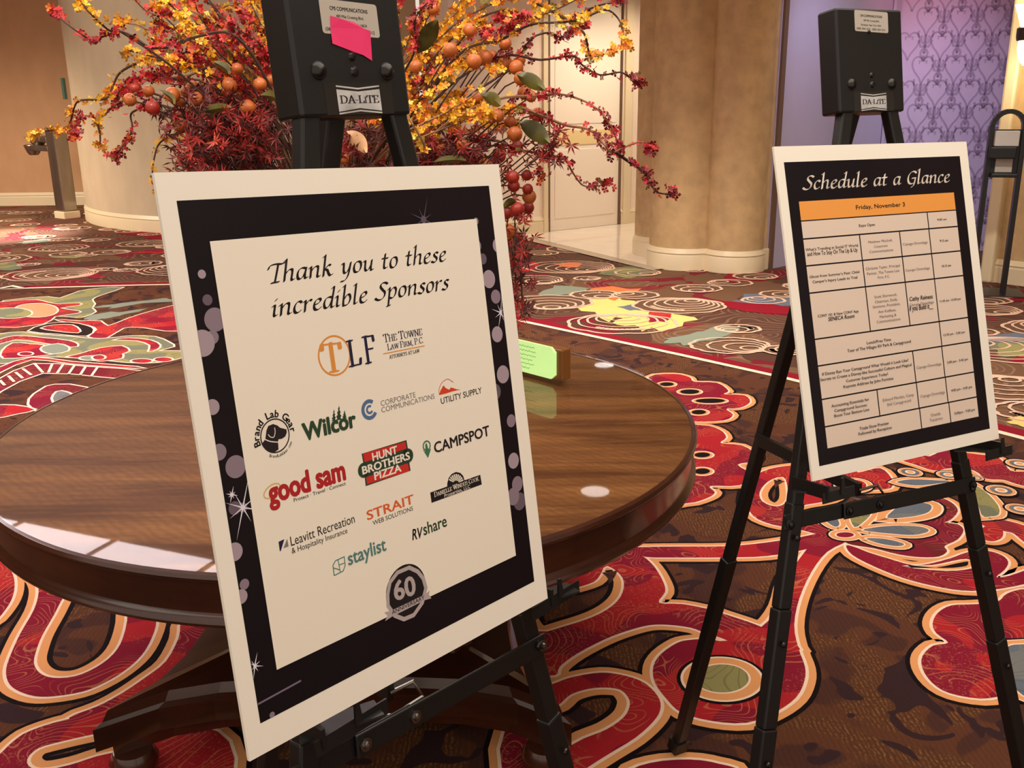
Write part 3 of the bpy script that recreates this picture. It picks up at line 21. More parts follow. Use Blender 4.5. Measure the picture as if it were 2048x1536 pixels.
MAP = [(-0.72,2.58,1.5),(-0.74,2.48,1.54),(-0.6,2.48,1.49),(-0.72,2.53,1.53),(-0.74,2.42,1.49),(-0.77,2.52,1.55),(-0.61,2.33,1.51),(-0.72,2.34,1.49),(-0.74,2.48,1.55),(-0.81,2.51,1.55),(-0.68,2.54,1.5),(-0.75,2.48,1.47),(-0.75,2.36,1.48),(-0.7,2.45,1.49),(-0.62,2.59,1.55),(-0.68,2.4,1.52),(-0.81,2.43,1.52),(-0.79,2.42,1.54),(-0.7,2.48,1.56),(-0.71,2.34,1.55),(-0.62,2.59,1.55),(-0.79,2.57,1.47),(-0.56,2.33,1.5),(-0.68,2.64,1.52),(-0.72,2.59,1.47),(-0.61,2.59,1.52),(-0.78,2.43,1.48),(-0.58,2.43,1.54),(-0.73,2.62,1.53),(-0.73,2.53,1.55),(-0.71,2.61,1.56),(-0.74,2.43,1.5),(-0.74,2.57,1.47),(-0.65,2.58,1.55),(-0.56,2.33,1.53),(-0.72,2.54,1.52),(-0.65,2.63,1.51),(-0.54,2.36,1.51),(-0.65,2.44,1.54),(-0.71,2.56,1.51),(-0.71,2.52,1.53),(-0.67,2.35,1.46),(-0.8,2.49,1.55),(-0.77,2.55,1.57),(-0.71,2.62,1.54),(-0.85,2.54,1.52),(-0.66,2.34,1.58),(-0.68,2.59,1.54),(-0.65,2.35,1.48),(-0.67,2.47,1.55),(-0.71,2.61,1.55),(-0.86,2.57,1.52),(-0.57,2.41,1.52),(-0.87,2.62,1.53),(-0.67,2.39,1.49),(-0.75,2.55,1.53),(-0.73,2.39,1.47),(-0.59,2.31,1.53),(-0.61,2.36,1.47),(-0.69,2.45,1.45),(-0.75,2.46,1.55),(-0.67,2.43,1.52),(-0.83,2.55,1.5),(-0.64,2.38,1.52),(-0.78,2.56,1.46),(-0.62,2.45,1.53),(-0.66,2.61,1.46),(-0.62,2.61,1.53),(-0.78,2.41,1.54),(-0.7,2.52,1.57),(-0.61,2.39,1.56),(-0.6,2.37,1.51),(-0.64,2.56,1.54),(-0.62,2.6,1.54),(-0.85,2.63,1.54),(-0.85,2.63,1.49),(-0.69,2.47,1.5),(-0.6,2.37,1.54),(-0.61,2.45,1.52),(-0.67,2.64,1.49),(-0.85,2.62,1.49),(-0.56,2.35,1.52),(-0.8,2.43,1.52),(-0.72,2.51,1.55),(-0.69,2.41,1.56),(-0.68,2.42,1.54),(-0.63,2.33,1.56),(-0.71,2.36,1.57),(-0.74,2.63,1.51),(-0.71,2.36,1.54),(-0.77,2.48,1.5),(-0.7,2.39,1.52),(-0.6,2.35,1.47),(-0.73,2.53,1.53),(-0.81,2.56,1.5),(-0.78,2.62,1.46),(-0.72,2.54,1.56),(-0.73,2.65,1.52),(-0.77,2.32,1.51),(-0.73,2.5,1.47),(-0.61,2.38,1.53),(-0.77,2.62,1.53),(-0.71,2.52,1.51),(-0.65,2.34,1.46),(-0.8,2.47,1.52),(-0.58,2.35,1.5),(-0.56,2.39,1.5),(-0.72,2.6,1.51),(-0.65,2.58,1.56),(-0.74,2.56,1.47),(-0.73,2.58,1.46),(-0.74,2.31,1.53),(-0.73,2.43,1.5),(-0.54,2.32,1.55),(-0.75,2.53,1.53),(-0.64,2.44,1.52),(-0.79,2.58,1.47),(-0.63,2.43,1.51),(-0.59,2.52,1.53),(-0.65,2.58,1.52),(-0.74,2.62,1.48),(-0.62,2.36,1.56),(-0.75,2.46,1.46),(-0.65,2.51,1.51),(-0.62,2.39,1.55),(-0.65,2.39,1.55),(-0.81,2.6,1.54),(-0.79,2.46,1.5),(-0.71,2.33,1.57),(-0.58,2.43,1.55),(-0.63,2.54,1.51),(-0.67,2.43,1.5),(-0.63,2.54,1.54),(-0.78,2.45,1.54),(-0.78,2.65,1.51),(-0.65,2.52,1.46),(-0.7,2.49,1.56),(-0.73,2.52,1.5),(-0.79,2.62,1.54),(-0.63,2.46,1.53),(-0.65,2.37,1.47),(-0.72,2.35,1.46),(-0.59,2.37,1.55),(-0.68,2.57,1.56),(-0.71,2.34,1.5),(-0.63,2.44,1.49),(-0.65,2.47,1.51),(-0.7,2.53,1.51),(-0.67,2.63,1.49),(-0.61,2.37,1.5),(-0.7,2.33,1.48),(-0.79,2.58,1.49),(-0.78,2.54,1.39),(-0.78,2.49,1.44),(-0.76,2.53,1.44),(-0.76,2.46,1.48),(-0.68,2.31,1.49),(-0.78,2.51,1.49),(-0.77,2.31,1.44),(-0.73,2.5,1.46),(-0.76,2.4,1.47),(-0.71,2.31,1.44),(-0.74,2.54,1.48),(-0.82,2.58,1.41),(-0.84,2.57,1.44),(-0.76,2.44,1.43),(-0.68,2.38,1.48),(-0.78,2.53,1.45),(-0.77,2.57,1.43),(-0.71,2.42,1.43),(-0.68,2.4,1.45),(-0.67,2.35,1.46),(-0.83,2.64,1.39),(-0.68,2.37,1.44),(-0.79,2.56,1.44),(-0.82,2.47,1.45),(-0.74,2.33,1.49),(-0.78,2.46,1.43),(-0.83,2.58,1.46),(-0.7,2.35,1.45),(-0.74,2.54,1.42),(-0.79,2.43,1.42),(-0.76,2.42,1.45),(-0.72,2.53,1.43),(-0.72,2.49,1.48),(-0.76,2.52,1.42),(-0.74,2.34,1.49),(-0.68,2.33,1.43),(-0.85,2.59,1.44),(-0.7,2.42,1.43),(-0.79,2.52,1.46),(-0.79,2.57,1.48),(-0.82,2.53,1.46),(-0.69,2.35,1.43),(-0.77,2.34,1.45),(-0.77,2.52,1.4),(-0.81,2.44,1.44),(-0.84,2.56,1.44),(-0.66,2.3,1.44),(-0.77,2.38,1.41),(-0.82,2.59,1.43),(-0.73,2.42,1.42),(-0.74,2.43,1.42),(-0.74,2.55,1.45),(-0.71,2.51,1.44),(-0.73,2.3,1.42),(-0.73,2.46,1.41),(-0.76,2.63,1.46),(-0.79,2.6,1.45),(-0.73,2.35,1.47),(-0.66,2.44,1.41),(-0.7,2.52,1.46),(-0.7,2.64,1.44),(-0.62,2.37,1.46),(-0.57,2.48,1.48),(-0.66,2.42,1.43),(-0.66,2.35,1.46),(-0.58,2.33,1.47),(-0.69,2.56,1.48),(-0.59,2.35,1.43),(-0.66,2.64,1.47),(-0.63,2.45,1.41),(-0.61,2.51,1.46),(-0.63,2.48,1.46),(-0.58,2.35,1.48),(-0.73,2.61,1.48),(-0.62,2.3,1.46),(-0.67,2.51,1.44),(-0.63,2.38,1.5),(-0.59,2.53,1.46),(-0.6,2.43,1.51),(-0.62,2.44,1.49),(-0.62,2.48,1.46),(-0.61,2.44,1.5),(-0.63,2.49,1.48),(-0.64,2.37,1.46),(-0.67,2.64,1.46),(-0.71,2.56,1.4),(-0.67,2.34,1.47),(-0.72,2.56,1.48),(-0.69,2.64,1.44),(-0.63,2.6,1.46),(-0.67,2.65,1.42),(-0.62,2.56,1.42),(-0.57,2.33,1.51),(-0.64,2.48,1.5),(-0.65,2.43,1.4),(-0.65,2.46,1.48),(-0.64,2.6,1.45),(-0.59,2.53,1.42),(-0.71,2.57,1.41),(-0.6,2.58,1.46),(-0.72,2.57,1.42),(-0.72,2.65,1.45),(-0.66,2.33,1.46),(-0.68,2.56,1.43),(-0.68,2.43,1.43),(-0.64,2.39,1.43),(-0.72,2.62,1.47),(-0.69,2.61,1.43),(-0.55,2.33,1.47),(-0.66,2.43,1.46),(-0.66,2.48,1.45),(-0.64,2.34,1.47),(-0.73,2.65,1.48),(-0.63,2.37,1.48),(-0.65,2.59,1.45),(-0.57,2.37,1.45),(-0.68,2.5,1.5),(-0.61,2.34,1.47),(-0.57,2.31,1.45),(-0.66,2.57,1.51),(-0.66,2.53,1.42),(-0.64,2.54,1.42),(-0.66,2.38,1.46),(-0.62,2.45,1.49),(-0.7,2.62,1.46),(-0.69,2.53,1.41),(-0.64,2.46,1.45),(-0.67,2.58,1.47),(-0.6,2.34,1.43),(-0.63,2.56,1.41),(-0.58,2.49,1.44),(-0.65,2.34,1.48),(-0.54,2.34,1.48),(-0.64,2.45,1.44),(-0.73,2.53,1.43),(-0.55,2.36,1.48),(-0.6,2.35,1.5),(-0.66,2.35,1.48),(-0.62,2.65,1.49),(-0.57,2.36,1.46),(-0.6,2.46,1.42),(-0.67,2.45,1.5),(-0.64,2.65,1.5),(-0.64,2.63,1.45),(-0.65,2.6,1.47),(-0.55,2.34,1.48),(-0.65,2.5,1.46),(-0.67,2.41,1.48),(-0.37,2.33,1.47),(-0.4,2.54,1.43),(-0.38,2.61,1.45),(-0.37,2.51,1.48),(-0.38,2.6,1.41),(-0.37,2.31,1.43),(-0.36,2.46,1.43),(-0.39,2.39,1.45),(-0.35,2.51,1.41),(-0.38,2.5,1.49),(-0.35,2.47,1.48),(-0.36,2.42,1.43),(-0.37,2.42,1.44),(-0.36,2.42,1.48),(-0.32,2.35,1.47),(-0.4,2.65,1.47),(-0.39,2.64,1.48),(-0.36,2.53,1.48),(-0.34,2.34,1.47),(-0.36,2.51,1.42),(-0.33,2.33,1.46),(-0.38,2.45,1.45),(-0.32,2.43,1.48),(-0.42,2.63,1.43),(-0.42,2.56,1.45),(-0.38,2.52,1.5),(-0.38,2.53,1.46),(-0.32,2.39,1.44),(-0.36,2.43,1.51),(-0.38,2.5,1.52),(-0.37,2.31,1.49),(-0.34,2.34,1.42),(-0.4,2.65,1.39),(-0.39,2.58,1.45),(-0.34,2.58,1.47),(-0.34,2.3,1.42),(-0.34,2.5,1.47),(-0.37,2.43,1.5),(-0.39,2.62,1.41),(-0.36,2.54,1.48),(-0.35,2.47,1.48),(-0.38,2.34,1.47),(-0.41,2.58,1.46),(-0.38,2.45,1.51),(-0.39,2.56,1.47),(-0.33,2.56,1.47),(-0.42,2.55,1.46),(-0.36,2.53,1.47),(-0.36,2.42,1.45),(-0.34,2.32,1.48),(-0.15,2.47,1.47),(-0.13,2.43,1.43),(-0.14,2.5,1.46),(-0.18,2.51,1.4),(-0.13,2.39,1.39),(-0.14,2.39,1.42),(-0.19,2.53,1.47),(-0.15,2.47,1.49),(-0.25,2.3,1.43),(-0.22,2.54,1.41),(-0.08,2.63,1.41),(-0.09,2.57,1.37),(-0.14,2.56,1.41),(-0.13,2.6,1.41),(-0.15,2.37,1.39),(-0.19,2.46,1.36),(-0.2,2.3,1.44),(-0.17,2.37,1.49),(-0.21,2.53,1.46),(-0.25,2.49,1.44),(-0.2,2.6,1.44),(-0.05,2.39,1.44),(-0.06,2.61,1.38),(-0.07,2.38,1.42),(-0.19,2.34,1.43),(-0.15,2.35,1.45),(-0.27,2.59,1.42),(-0.22,2.61,1.46),(-0.02,2.61,1.42),(-0.2,2.42,1.41),(-0.15,2.32,1.41),(-0.26,2.57,1.43),(-0.19,2.47,1.44),(-0.21,2.59,1.42),(-0.13,2.63,1.38),(-0.14,2.43,1.49),(-0.15,2.45,1.46),(-0.25,2.34,1.44),(-0.12,2.58,1.42),(-0.15,2.62,1.4),(-0.26,2.43,1.4),(-0.13,2.49,1.4),(-0.07,2.47,1.44),(-0.06,2.43,1.42),(-0.23,2.58,1.38),(-0.14,2.49,1.39),(-0.08,2.33,1.47),(-0.09,2.53,1.43),(-0.14,2.55,1.43),(-0.09,2.51,1.47),(-0.1,2.3,1.38),(-0.03,2.62,1.44),(-0.03,2.58,1.4),(-0.13,2.38,1.46),(-0.04,2.59,1.39),(-0.11,2.41,1.42),(-0.13,2.54,1.38),(-0.13,2.44,1.45),(-0.07,2.34,1.42),(-0.08,2.35,1.42),(-0.12,2.52,1.41),(-0.11,2.58,1.4),(-0.2,2.64,1.39),(-0.06,2.41,1.44),(-0.14,2.45,1.49),(-0.08,2.3,1.49),(-0.12,2.42,1.43),(-0.04,2.37,1.47),(-0.26,2.63,1.38),(-0.13,2.64,1.46),(-0.23,2.64,1.39),(-0.15,2.4,1.42),(-0.14,2.31,1.48),(-0.13,2.58,1.36),(-0.21,2.52,1.41),(-0.07,2.55,1.41),(-0.13,2.3,1.46),(-0.23,2.49,1.4),(-0.11,2.47,1.4),(-0.1,2.3,1.4),(-0.24,2.61,1.42),(-0.14,2.4,1.43),(-0.09,2.41,1.41),(-0.09,2.4,1.43),(-0.07,2.48,1.46),(-0.07,2.31,1.39),(-0.03,2.34,1.46),(-0.05,2.52,1.41),(-0.27,2.59,1.41),(-0.05,2.35,1.42),(-0.03,2.52,1.44),(-0.21,2.3,1.4),(-0.17,2.44,1.44),(-0.23,2.39,1.4),(-0.18,2.49,1.4),(-0.05,2.37,1.41),(-0.25,2.59,1.46),(-0.09,2.48,1.38),(-0.1,2.34,1.43),(-0.16,2.47,1.39),(-0.27,2.61,1.39),(-0.24,2.52,1.43),(-0.26,2.32,1.4),(-0.27,2.64,1.38),(-0.2,2.5,1.4),(-0.24,2.51,1.43),(-0.29,2.43,1.39),(-0.17,2.59,1.38),(-0.18,2.51,1.38),(-0.2,2.35,1.36),(-0.3,2.59,1.4),(-0.19,2.32,1.39),(-0.25,2.31,1.37),(-0.25,2.46,1.37),(-0.23,2.35,1.37),(-0.23,2.53,1.42),(-0.22,2.42,1.42),(-0.21,2.48,1.42),(-0.26,2.59,1.39),(-0.16,2.53,1.36),(-0.22,2.59,1.34),(-0.26,2.31,1.39),(-0.28,2.31,1.4),(-0.26,2.4,1.37),(-0.19,2.62,1.37),(-0.18,2.32,1.44),(-0.23,2.64,1.33),(-0.23,2.5,1.39),(-0.2,2.62,1.4),(-0.15,2.33,1.4),(-0.19,2.56,1.4),(-0.16,2.34,1.39),(-0.28,2.58,1.37),(-0.24,2.53,1.38),(-0.2,2.48,1.39),(-0.22,2.33,1.4),(-0.21,2.42,1.43),(-0.22,2.58,1.4),(-0.17,2.5,1.36),(-0.23,2.33,1.39),(0,2.52,1.12),(0.01,2.61,1.17),(0.01,2.55,1.14),(0,2.41,1.24),(0.02,2.33,1.25),(0,2.34,1.12),(0.01,2.57,1.19),(-0,2.59,1.11),(0.01,2.4,1.22),(-0,2.39,1.17),(0.01,2.47,1.16),(0.01,2.5,1.31),(0.02,2.51,1.29),(0.02,2.48,1.23),(0.01,2.33,1.23),(0.01,2.48,1.21),(0.02,2.55,1.19),(0,2.54,1.15),(0.01,2.54,1.23),(0.01,2.45,1.19),(0.01,2.53,1.26),(0.01,2.53,1.26),(-0,2.55,1.1),(0.03,2.59,1.17),(0.02,2.33,1.27),(0.01,2.45,1.27),(0.03,2.46,1.04),(0.02,2.6,1.02),(0.01,2.62,1.1),(0.04,2.57,1.09),(-0,2.49,1.1),(0,2.33,1.08),(0.02,2.44,1.1),(-0.01,2.53,1.06),(0.01,2.62,1.01),(-0,2.63,1.04),(-0.01,2.31,1.14),(0.04,2.45,1.06),(-0,2.4,1.1),(-0.01,2.65,1.04),(0.03,2.48,1.06),(0.02,2.4,1.08),(0.03,2.6,1.02),(-0,2.64,1.09),(0.02,2.39,1.06),(0,2.5,1.09),(0.12,2.41,1.47),(0.11,2.44,1.46),(0.05,2.35,1.48),(0.09,2.57,1.44),(0.06,2.57,1.43),(0.1,2.47,1.47),(0.12,2.61,1.45),(0.11,2.59,1.44),(0.09,2.44,1.48),(0.07,2.34,1.46),(0.07,2.56,1.47),(0.08,2.4,1.46),(0.05,2.53,1.47),(0.09,2.48,1.46),(0.1,2.45,1.45),(0.1,2.59,1.45),(-0.74,2.46,1.57),(-0.7,2.49,1.57),(-0.64,2.44,1.55),(-0.72,2.53,1.55),(-0.7,2.64,1.58),(-0.72,2.5,1.55),(-0.7,2.53,1.56),(-0.62,2.32,1.58),(-0.65,2.51,1.57),(-0.71,2.4,1.58),(-0.74,2.59,1.57),(-0.77,2.53,1.57),(-0.7,2.48,1.56),(-0.73,2.64,1.56),(-0.72,2.6,1.56),(-0.76,2.63,1.57),(-0.73,2.33,1.57),(-0.68,2.35,1.57),(-0.69,2.42,1.55),(-0.67,2.36,1.55),(-0.69,2.32,1.56),(-0.64,2.39,1.55),(-0.63,2.38,1.55),(-0.65,2.32,1.58),(-0.69,2.31,1.56),(-0.7,2.57,1.56),(-0.72,2.41,1.55),(-0.75,2.64,1.53),(-0.69,2.41,1.54),(-0.74,2.52,1.54),(-0.36,2.3,1.54),(-0.36,2.62,1.53),(-0.35,2.45,1.54),(-0.33,2.35,1.54),(-0.34,2.43,1.52),(-0.35,2.62,1.51),(-0.36,2.35,1.53),(-0.32,2.31,1.52),(-0.38,2.59,1.52),(-0.39,2.56,1.51),(-0.34,2.35,1.53),(-0.35,2.4,1.53)]
CAM = {'f':1950,'p':0.28864,'r':-0.01174,'H':1.58}
import bpy, bmesh, math, random
from mathutils import Vector, Matrix
from mathutils.geometry import tessellate_polygon, convex_hull_2d
R = math.radians
sc = bpy.context.scene
COL = sc.collection

# ------------------------------------------------------------------ camera
cam = bpy.data.objects.new('camera', bpy.data.cameras.new('camera'))
COL.objects.link(cam)
cam.data.sensor_width = 36.0
cam.data.lens = CAM['f'] / 2048 * 36
cam.data.clip_start = 0.05
cam.data.clip_end = 100
_p, _r = CAM['p'], CAM['r']
_f = Vector((0, math.cos(_p), -math.sin(_p)))
_u = Vector((0, math.sin(_p), math.cos(_p)))
_x = Vector((1, 0, 0))
rt = _x * math.cos(_r) + _u * math.sin(_r)
up = -_x * math.sin(_r) + _u * math.cos(_r)
M = Matrix((rt, up, -_f)).transposed().to_4x4()
M.translation = (0, 0, CAM['H'])
cam.matrix_world = M
sc.camera = cam

# ------------------------------------------------------------------ world, lights, exposure
sc.view_settings.view_transform = 'Standard'
sc.view_settings.look = 'None'
sc.view_settings.gamma = 1
sc.view_settings.use_curve_mapping = False
sc.view_settings.exposure = 0.42
w = bpy.data.worlds.new('world')
sc.world = w
w.use_nodes = True
w.node_tree.nodes['Background'].inputs[0].default_value = (1.0, 0.86, 0.72, 1)
w.node_tree.nodes['Background'].inputs[1].default_value = 0.62


def lamp(name, kind, loc, energy, col, size=0.3, aim=None, spot=60, blend=0.6, sy=None):
    l = bpy.data.lights.new(name, kind)
    l.energy = energy
    l.color = col
    if kind == 'AREA':
        l.size = size
        if sy:
            l.shape = 'RECTANGLE'
            l.size_y = sy
    else:
        l.shadow_soft_size = size
    if kind == 'SPOT':
        l.spot_size = R(spot)
        l.spot_blend = blend
    o = bpy.data.objects.new(name, l)
    COL.objects.link(o)
    o.location = loc
    d = Vector(aim if aim else (loc[0], loc[1], 0)) - Vector(loc)
    o.rotation_euler = d.to_track_quat('-Z', 'Y').to_euler()
    return o


WARM = (1.0, 0.84, 0.66)
SOFT = (1.0, 0.92, 0.82)
CEIL = 3.0
lamp('ceiling_glow_front', 'AREA', (0.6, 1.6, 2.95), 58, SOFT, 2.8)  # unseen soft fill added for room ambience
lamp('ceiling_glow_behind', 'AREA', (-2.6, 1.6, 2.95), 34, SOFT, 2.8)  # second unseen ambient fill, further left
lamp('beam_back_left', 'SPOT', (-8.0, 11.5, 2.92), 620, WARM, 0.1, (-7.6, 12.6, 0), 130, 1.0)
lamp('wall_wash_left', 'AREA', (-6.4, 8.6, 2.7), 70, SOFT, 1.4, (-4.6, 13.0, 2.0))  # unseen fill added in place of missing ceiling bounce on the curved wall
lamp('beam_right_hall', 'SPOT', (3.0, 5.4, 2.92), 260, SOFT, 0.1, (2.6, 5.9, 0), 130, 1.0)
lamp('beam_left_hall', 'SPOT', (-5.2, 7.2, 2.92), 330, SOFT, 0.1, (-4.6, 7.6, 0), 130, 1.0)
lamp('beam_alcove', 'SPOT', (2.0, 11.6, 2.92), 95, (1.0, 0.84, 0.64), 0.1, (1.3, 11.6, 0), 130, 1.0)
lamp('beam_alcove_near', 'SPOT', (1.09, 11.1, 2.96), 90, (1.0, 0.86, 0.68), 0.08, (1.0, 11.3, 0), 120, 1.0)
lamp('beam_mid', 'SPOT', (0.66, 7.29, 2.96), 260, (1.0, 0.90, 0.76), 0.08, (0.5, 7.5, 0), 100, 0.9)
lamp('downlight_beam_left', 'SPOT', (-6.0, 11.7, 2.95), 1500, (1.0, 0.90, 0.88), 0.08, (-6.1, 11.9, 0), 36, 0.9)
lamp('downlight_beam_column', 'SPOT', (-3.4, 10.6, 2.95), 50, (1.0, 0.86, 0.72), 0.08, (-3.2, 10.4, 0), 50, 0.9)
lamp('downlight_beam_flowers', 'SPOT', (-0.9, 1.2, 2.95), 70, (1.0, 0.86, 0.68), 0.12, (-0.45, 2.6, 1.5), 58, 0.8)
lamp('violet_wash_wall', 'SPOT', (2.75, 8.2, 2.9), 60, (0.66, 0.64, 1.0), 0.25, (3.2, 9.6, 1.4), 80, 0.9)
lamp('violet_wash_paper', 'SPOT', (4.1, 8.2, 2.9), 250, (0.72, 0.68, 1.0), 0.2, (4.4, 9.8, 1.35), 70, 1.0)
lamp('pink_wash_paper', 'SPOT', (3.6, 8.9, 2.9), 26, (1.0, 0.35, 0.55), 0.2, (4.0, 10.0, 2.4), 80, 1.0)

# ------------------------------------------------------------------ materials
MATS = {}


def srgb(c):
    return tuple((x / 255 / 12.92) if x / 255 <= 0.04045 else ((x / 255 + 0.055) / 1.055) ** 2.4 for x in c) + (1,)


def mat(name, col, rough=0.6, metal=0.0, emit=0.0, spec=0.5, noise=None, bump=None):
    if name in MATS:
        return MATS[name]
    m = bpy.data.materials.new(name)
    m.use_nodes = True
    nt = m.node_tree
    b = nt.nodes['Principled BSDF']
    c = srgb(col)
    b.inputs['Base Color'].default_value = c
    b.inputs['Roughness'].default_value = rough
    b.inputs['Metallic'].default_value = metal
    b.inputs['Specular IOR Level'].default_value = spec
    if emit:
        b.inputs['Emission Color'].default_value = c
        b.inputs['Emission Strength'].default_value = emit
    tc = nt.nodes.new('ShaderNodeTexCoord')
    if noise:
        sc_, amt, st = noise
        mp = nt.nodes.new('ShaderNodeMapping')
        mp.inputs['Scale'].default_value = st
        n = nt.nodes.new('ShaderNodeTexNoise')
        n.inputs['Scale'].default_value = sc_
        n.inputs['Detail'].default_value = 4
        r = nt.nodes.new('ShaderNodeValToRGB')
        r.color_ramp.elements[0].position = 0.32
        r.color_ramp.elements[1].position = 0.68
        r.color_ramp.elements[0].color = tuple(x * (1 - amt) for x in c[:3]) + (1,)
        r.color_ramp.elements[1].color = tuple(min(1, x * (1 + amt)) for x in c[:3]) + (1,)
        nt.links.new(tc.outputs['Object'], mp.inputs[0])
        nt.links.new(mp.outputs[0], n.inputs['Vector'])
        nt.links.new(n.outputs['Fac'], r.inputs[0])
        nt.links.new(r.outputs[0], b.inputs['Base Color'])
    if bump:
        n2 = nt.nodes.new('ShaderNodeTexNoise')
        n2.inputs['Scale'].default_value = bump[0]
        bp = nt.nodes.new('ShaderNodeBump')
        bp.inputs['Strength'].default_value = bump[1]
        bp.inputs['Distance'].default_value = 0.003
        nt.links.new(tc.outputs['Object'], n2.inputs['Vector'])
        nt.links.new(n2.outputs['Fac'], bp.inputs['Height'])
        nt.links.new(bp.outputs[0], b.inputs['Normal'])
    MATS[name] = m
    return m


def nodes(m):
    return m.node_tree.nodes, m.node_tree.links


def math_node(nt, op, a, b=None, c=None):
    n = nt.nodes.new('ShaderNodeMath')
    n.operation = op
    for i, v in enumerate((a, b, c)):
        if v is None:
            continue
        if isinstance(v, (int, float)):
            n.inputs[i].default_value = v
        else:
            nt.links.new(v, n.inputs[i])
    return n.outputs[0]


def mix(nt, f, a, b):
    n = nt.nodes.new('ShaderNodeMix')
    n.data_type = 'RGBA'
    for k, v in ((0, f), (6, a), (7, b)):
        if isinstance(v, (int, float)):
            n.inputs[k].default_value = v
        elif isinstance(v, tuple):
            n.inputs[k].default_value = v
        else:
            nt.links.new(v, n.inputs[k])
    return n.outputs[2]


def noise(nt, vec, scale, detail=2, dist=0.0):
    n = nt.nodes.new('ShaderNodeTexNoise')
    n.inputs['Scale'].default_value = scale
    n.inputs['Detail'].default_value = detail
    n.inputs['Distortion'].default_value = dist
    nt.links.new(vec, n.inputs['Vector'])
    return n


def coords(nt, scale=(1, 1, 1)):
    tc = nt.nodes.new('ShaderNodeTexCoord')
    mp = nt.nodes.new('ShaderNodeMapping')
    mp.inputs['Scale'].default_value = scale
    nt.links.new(tc.outputs['Object'], mp.inputs[0])
    return mp.outputs[0]


def step(nt, v, lo, hi):
    n = nt.nodes.new('ShaderNodeMapRange')
    n.inputs[1].default_value = lo
    n.inputs[2].default_value = hi
    nt.links.new(v, n.inputs[0])
    return n.outputs[0]


def pile(nt, b):
    n = noise(nt, coords(nt), 420, 2)
    bp = nt.nodes.new('ShaderNodeBump')
    bp.inputs['Strength'].default_value = 0.5
    bp.inputs['Distance'].default_value = 0.003
    nt.links.new(n.outputs['Fac'], bp.inputs['Height'])
    nt.links.new(bp.outputs[0], b.inputs['Normal'])
    b.inputs['Roughness'].default_value = 0.95
    b.inputs['Specular IOR Level'].default_value = 0.15


def carpet_brown():
    m = mat('carpet_brown', (88, 54, 38))
    nt = m.node_tree
    b = nt.nodes['Principled BSDF']
    v = coords(nt)
    big = noise(nt, v, 2.6, 1, 1.2).outputs['Fac']
    sw = noise(nt, v, 4.6, 1, 2.2).outputs['Fac']
    vv = coords(nt, (1, 1, 1))
    hatch = nt.nodes.new('ShaderNodeTexWave')
    hatch.inputs['Scale'].default_value = 26
    hatch.inputs['Distortion'].default_value = 6
    hatch.inputs['Detail'].default_value = 2
    nt.links.new(vv, hatch.inputs['Vector'])
    hn = noise(nt, v, 90, 2).outputs['Fac']
    tan_mask = step(nt, big, 0.50, 0.56)
    h2 = math_node(nt, 'MULTIPLY', step(nt, hatch.outputs['Fac'], 0.45, 0.75), step(nt, hn, 0.4, 0.6))
    base = mix(nt, step(nt, noise(nt, v, 5, 1, 1).outputs['Fac'], 0.45, 0.5), srgb((78, 47, 38)), srgb((98, 58, 38)))
    tan = mix(nt, h2, srgb((92, 56, 34)), srgb((132, 88, 54)))
    c = mix(nt, tan_mask, base, tan)
    navy = math_node(nt, 'MULTIPLY', step(nt, sw, 0.595, 0.605), 1.0)
    c = mix(nt, navy, c, srgb((56, 36, 38)))
    wv = nt.nodes.new('ShaderNodeTexWave')
    wv.inputs['Scale'].default_value = 60
    wv.inputs['Distortion'].default_value = 3
    nt.links.new(coords(nt, (0.35, 1, 1)), wv.inputs['Vector'])
    c = mix(nt, math_node(nt, 'MULTIPLY', wv.outputs['Fac'], 0.22), c, srgb((50, 30, 26)))
    nt.links.new(c, b.inputs['Base Color'])
    pile(nt, b)
    return m


def carpet_fill(name, c1, c2, line, lamt=0.65):
    m = mat(name, c1)
    nt = m.node_tree
    b = nt.nodes['Principled BSDF']
    v = coords(nt)
    n1 = noise(nt, v, 4.5, 0, 0.6).outputs['Fac']
    c = mix(nt, step(nt, n1, 0.49, 0.5), srgb(c1), srgb(c2))
    nn = noise(nt, v, 6.0, 0, 0.4).outputs['Fac']
    s = math_node(nt, 'SINE', math_node(nt, 'MULTIPLY', nn, 110.0))
    ln = step(nt, s, 0.80, 0.93)
    msk = step(nt, noise(nt, v, 3.7, 1).outputs['Fac'], 0.45, 0.5)
    c = mix(nt, math_node(nt, 'MULTIPLY', math_node(nt, 'MULTIPLY', ln, msk), lamt), c, srgb(line))
    sp = step(nt, noise(nt, v, 150, 2).outputs['Fac'], 0.55, 0.7)
    msk2 = step(nt, noise(nt, v, 3.1, 1).outputs['Fac'], 0.52, 0.56)
    c = mix(nt, math_node(nt, 'MULTIPLY', math_node(nt, 'MULTIPLY', sp, msk2), 0.5), c, srgb(line))
    nt.links.new(c, b.inputs['Base Color'])
    pile(nt, b)
    return m


def carpet_flat(name, c):
    m = mat(name, c)
    pile(m.node_tree, m.node_tree.nodes['Principled BSDF'])
    return m


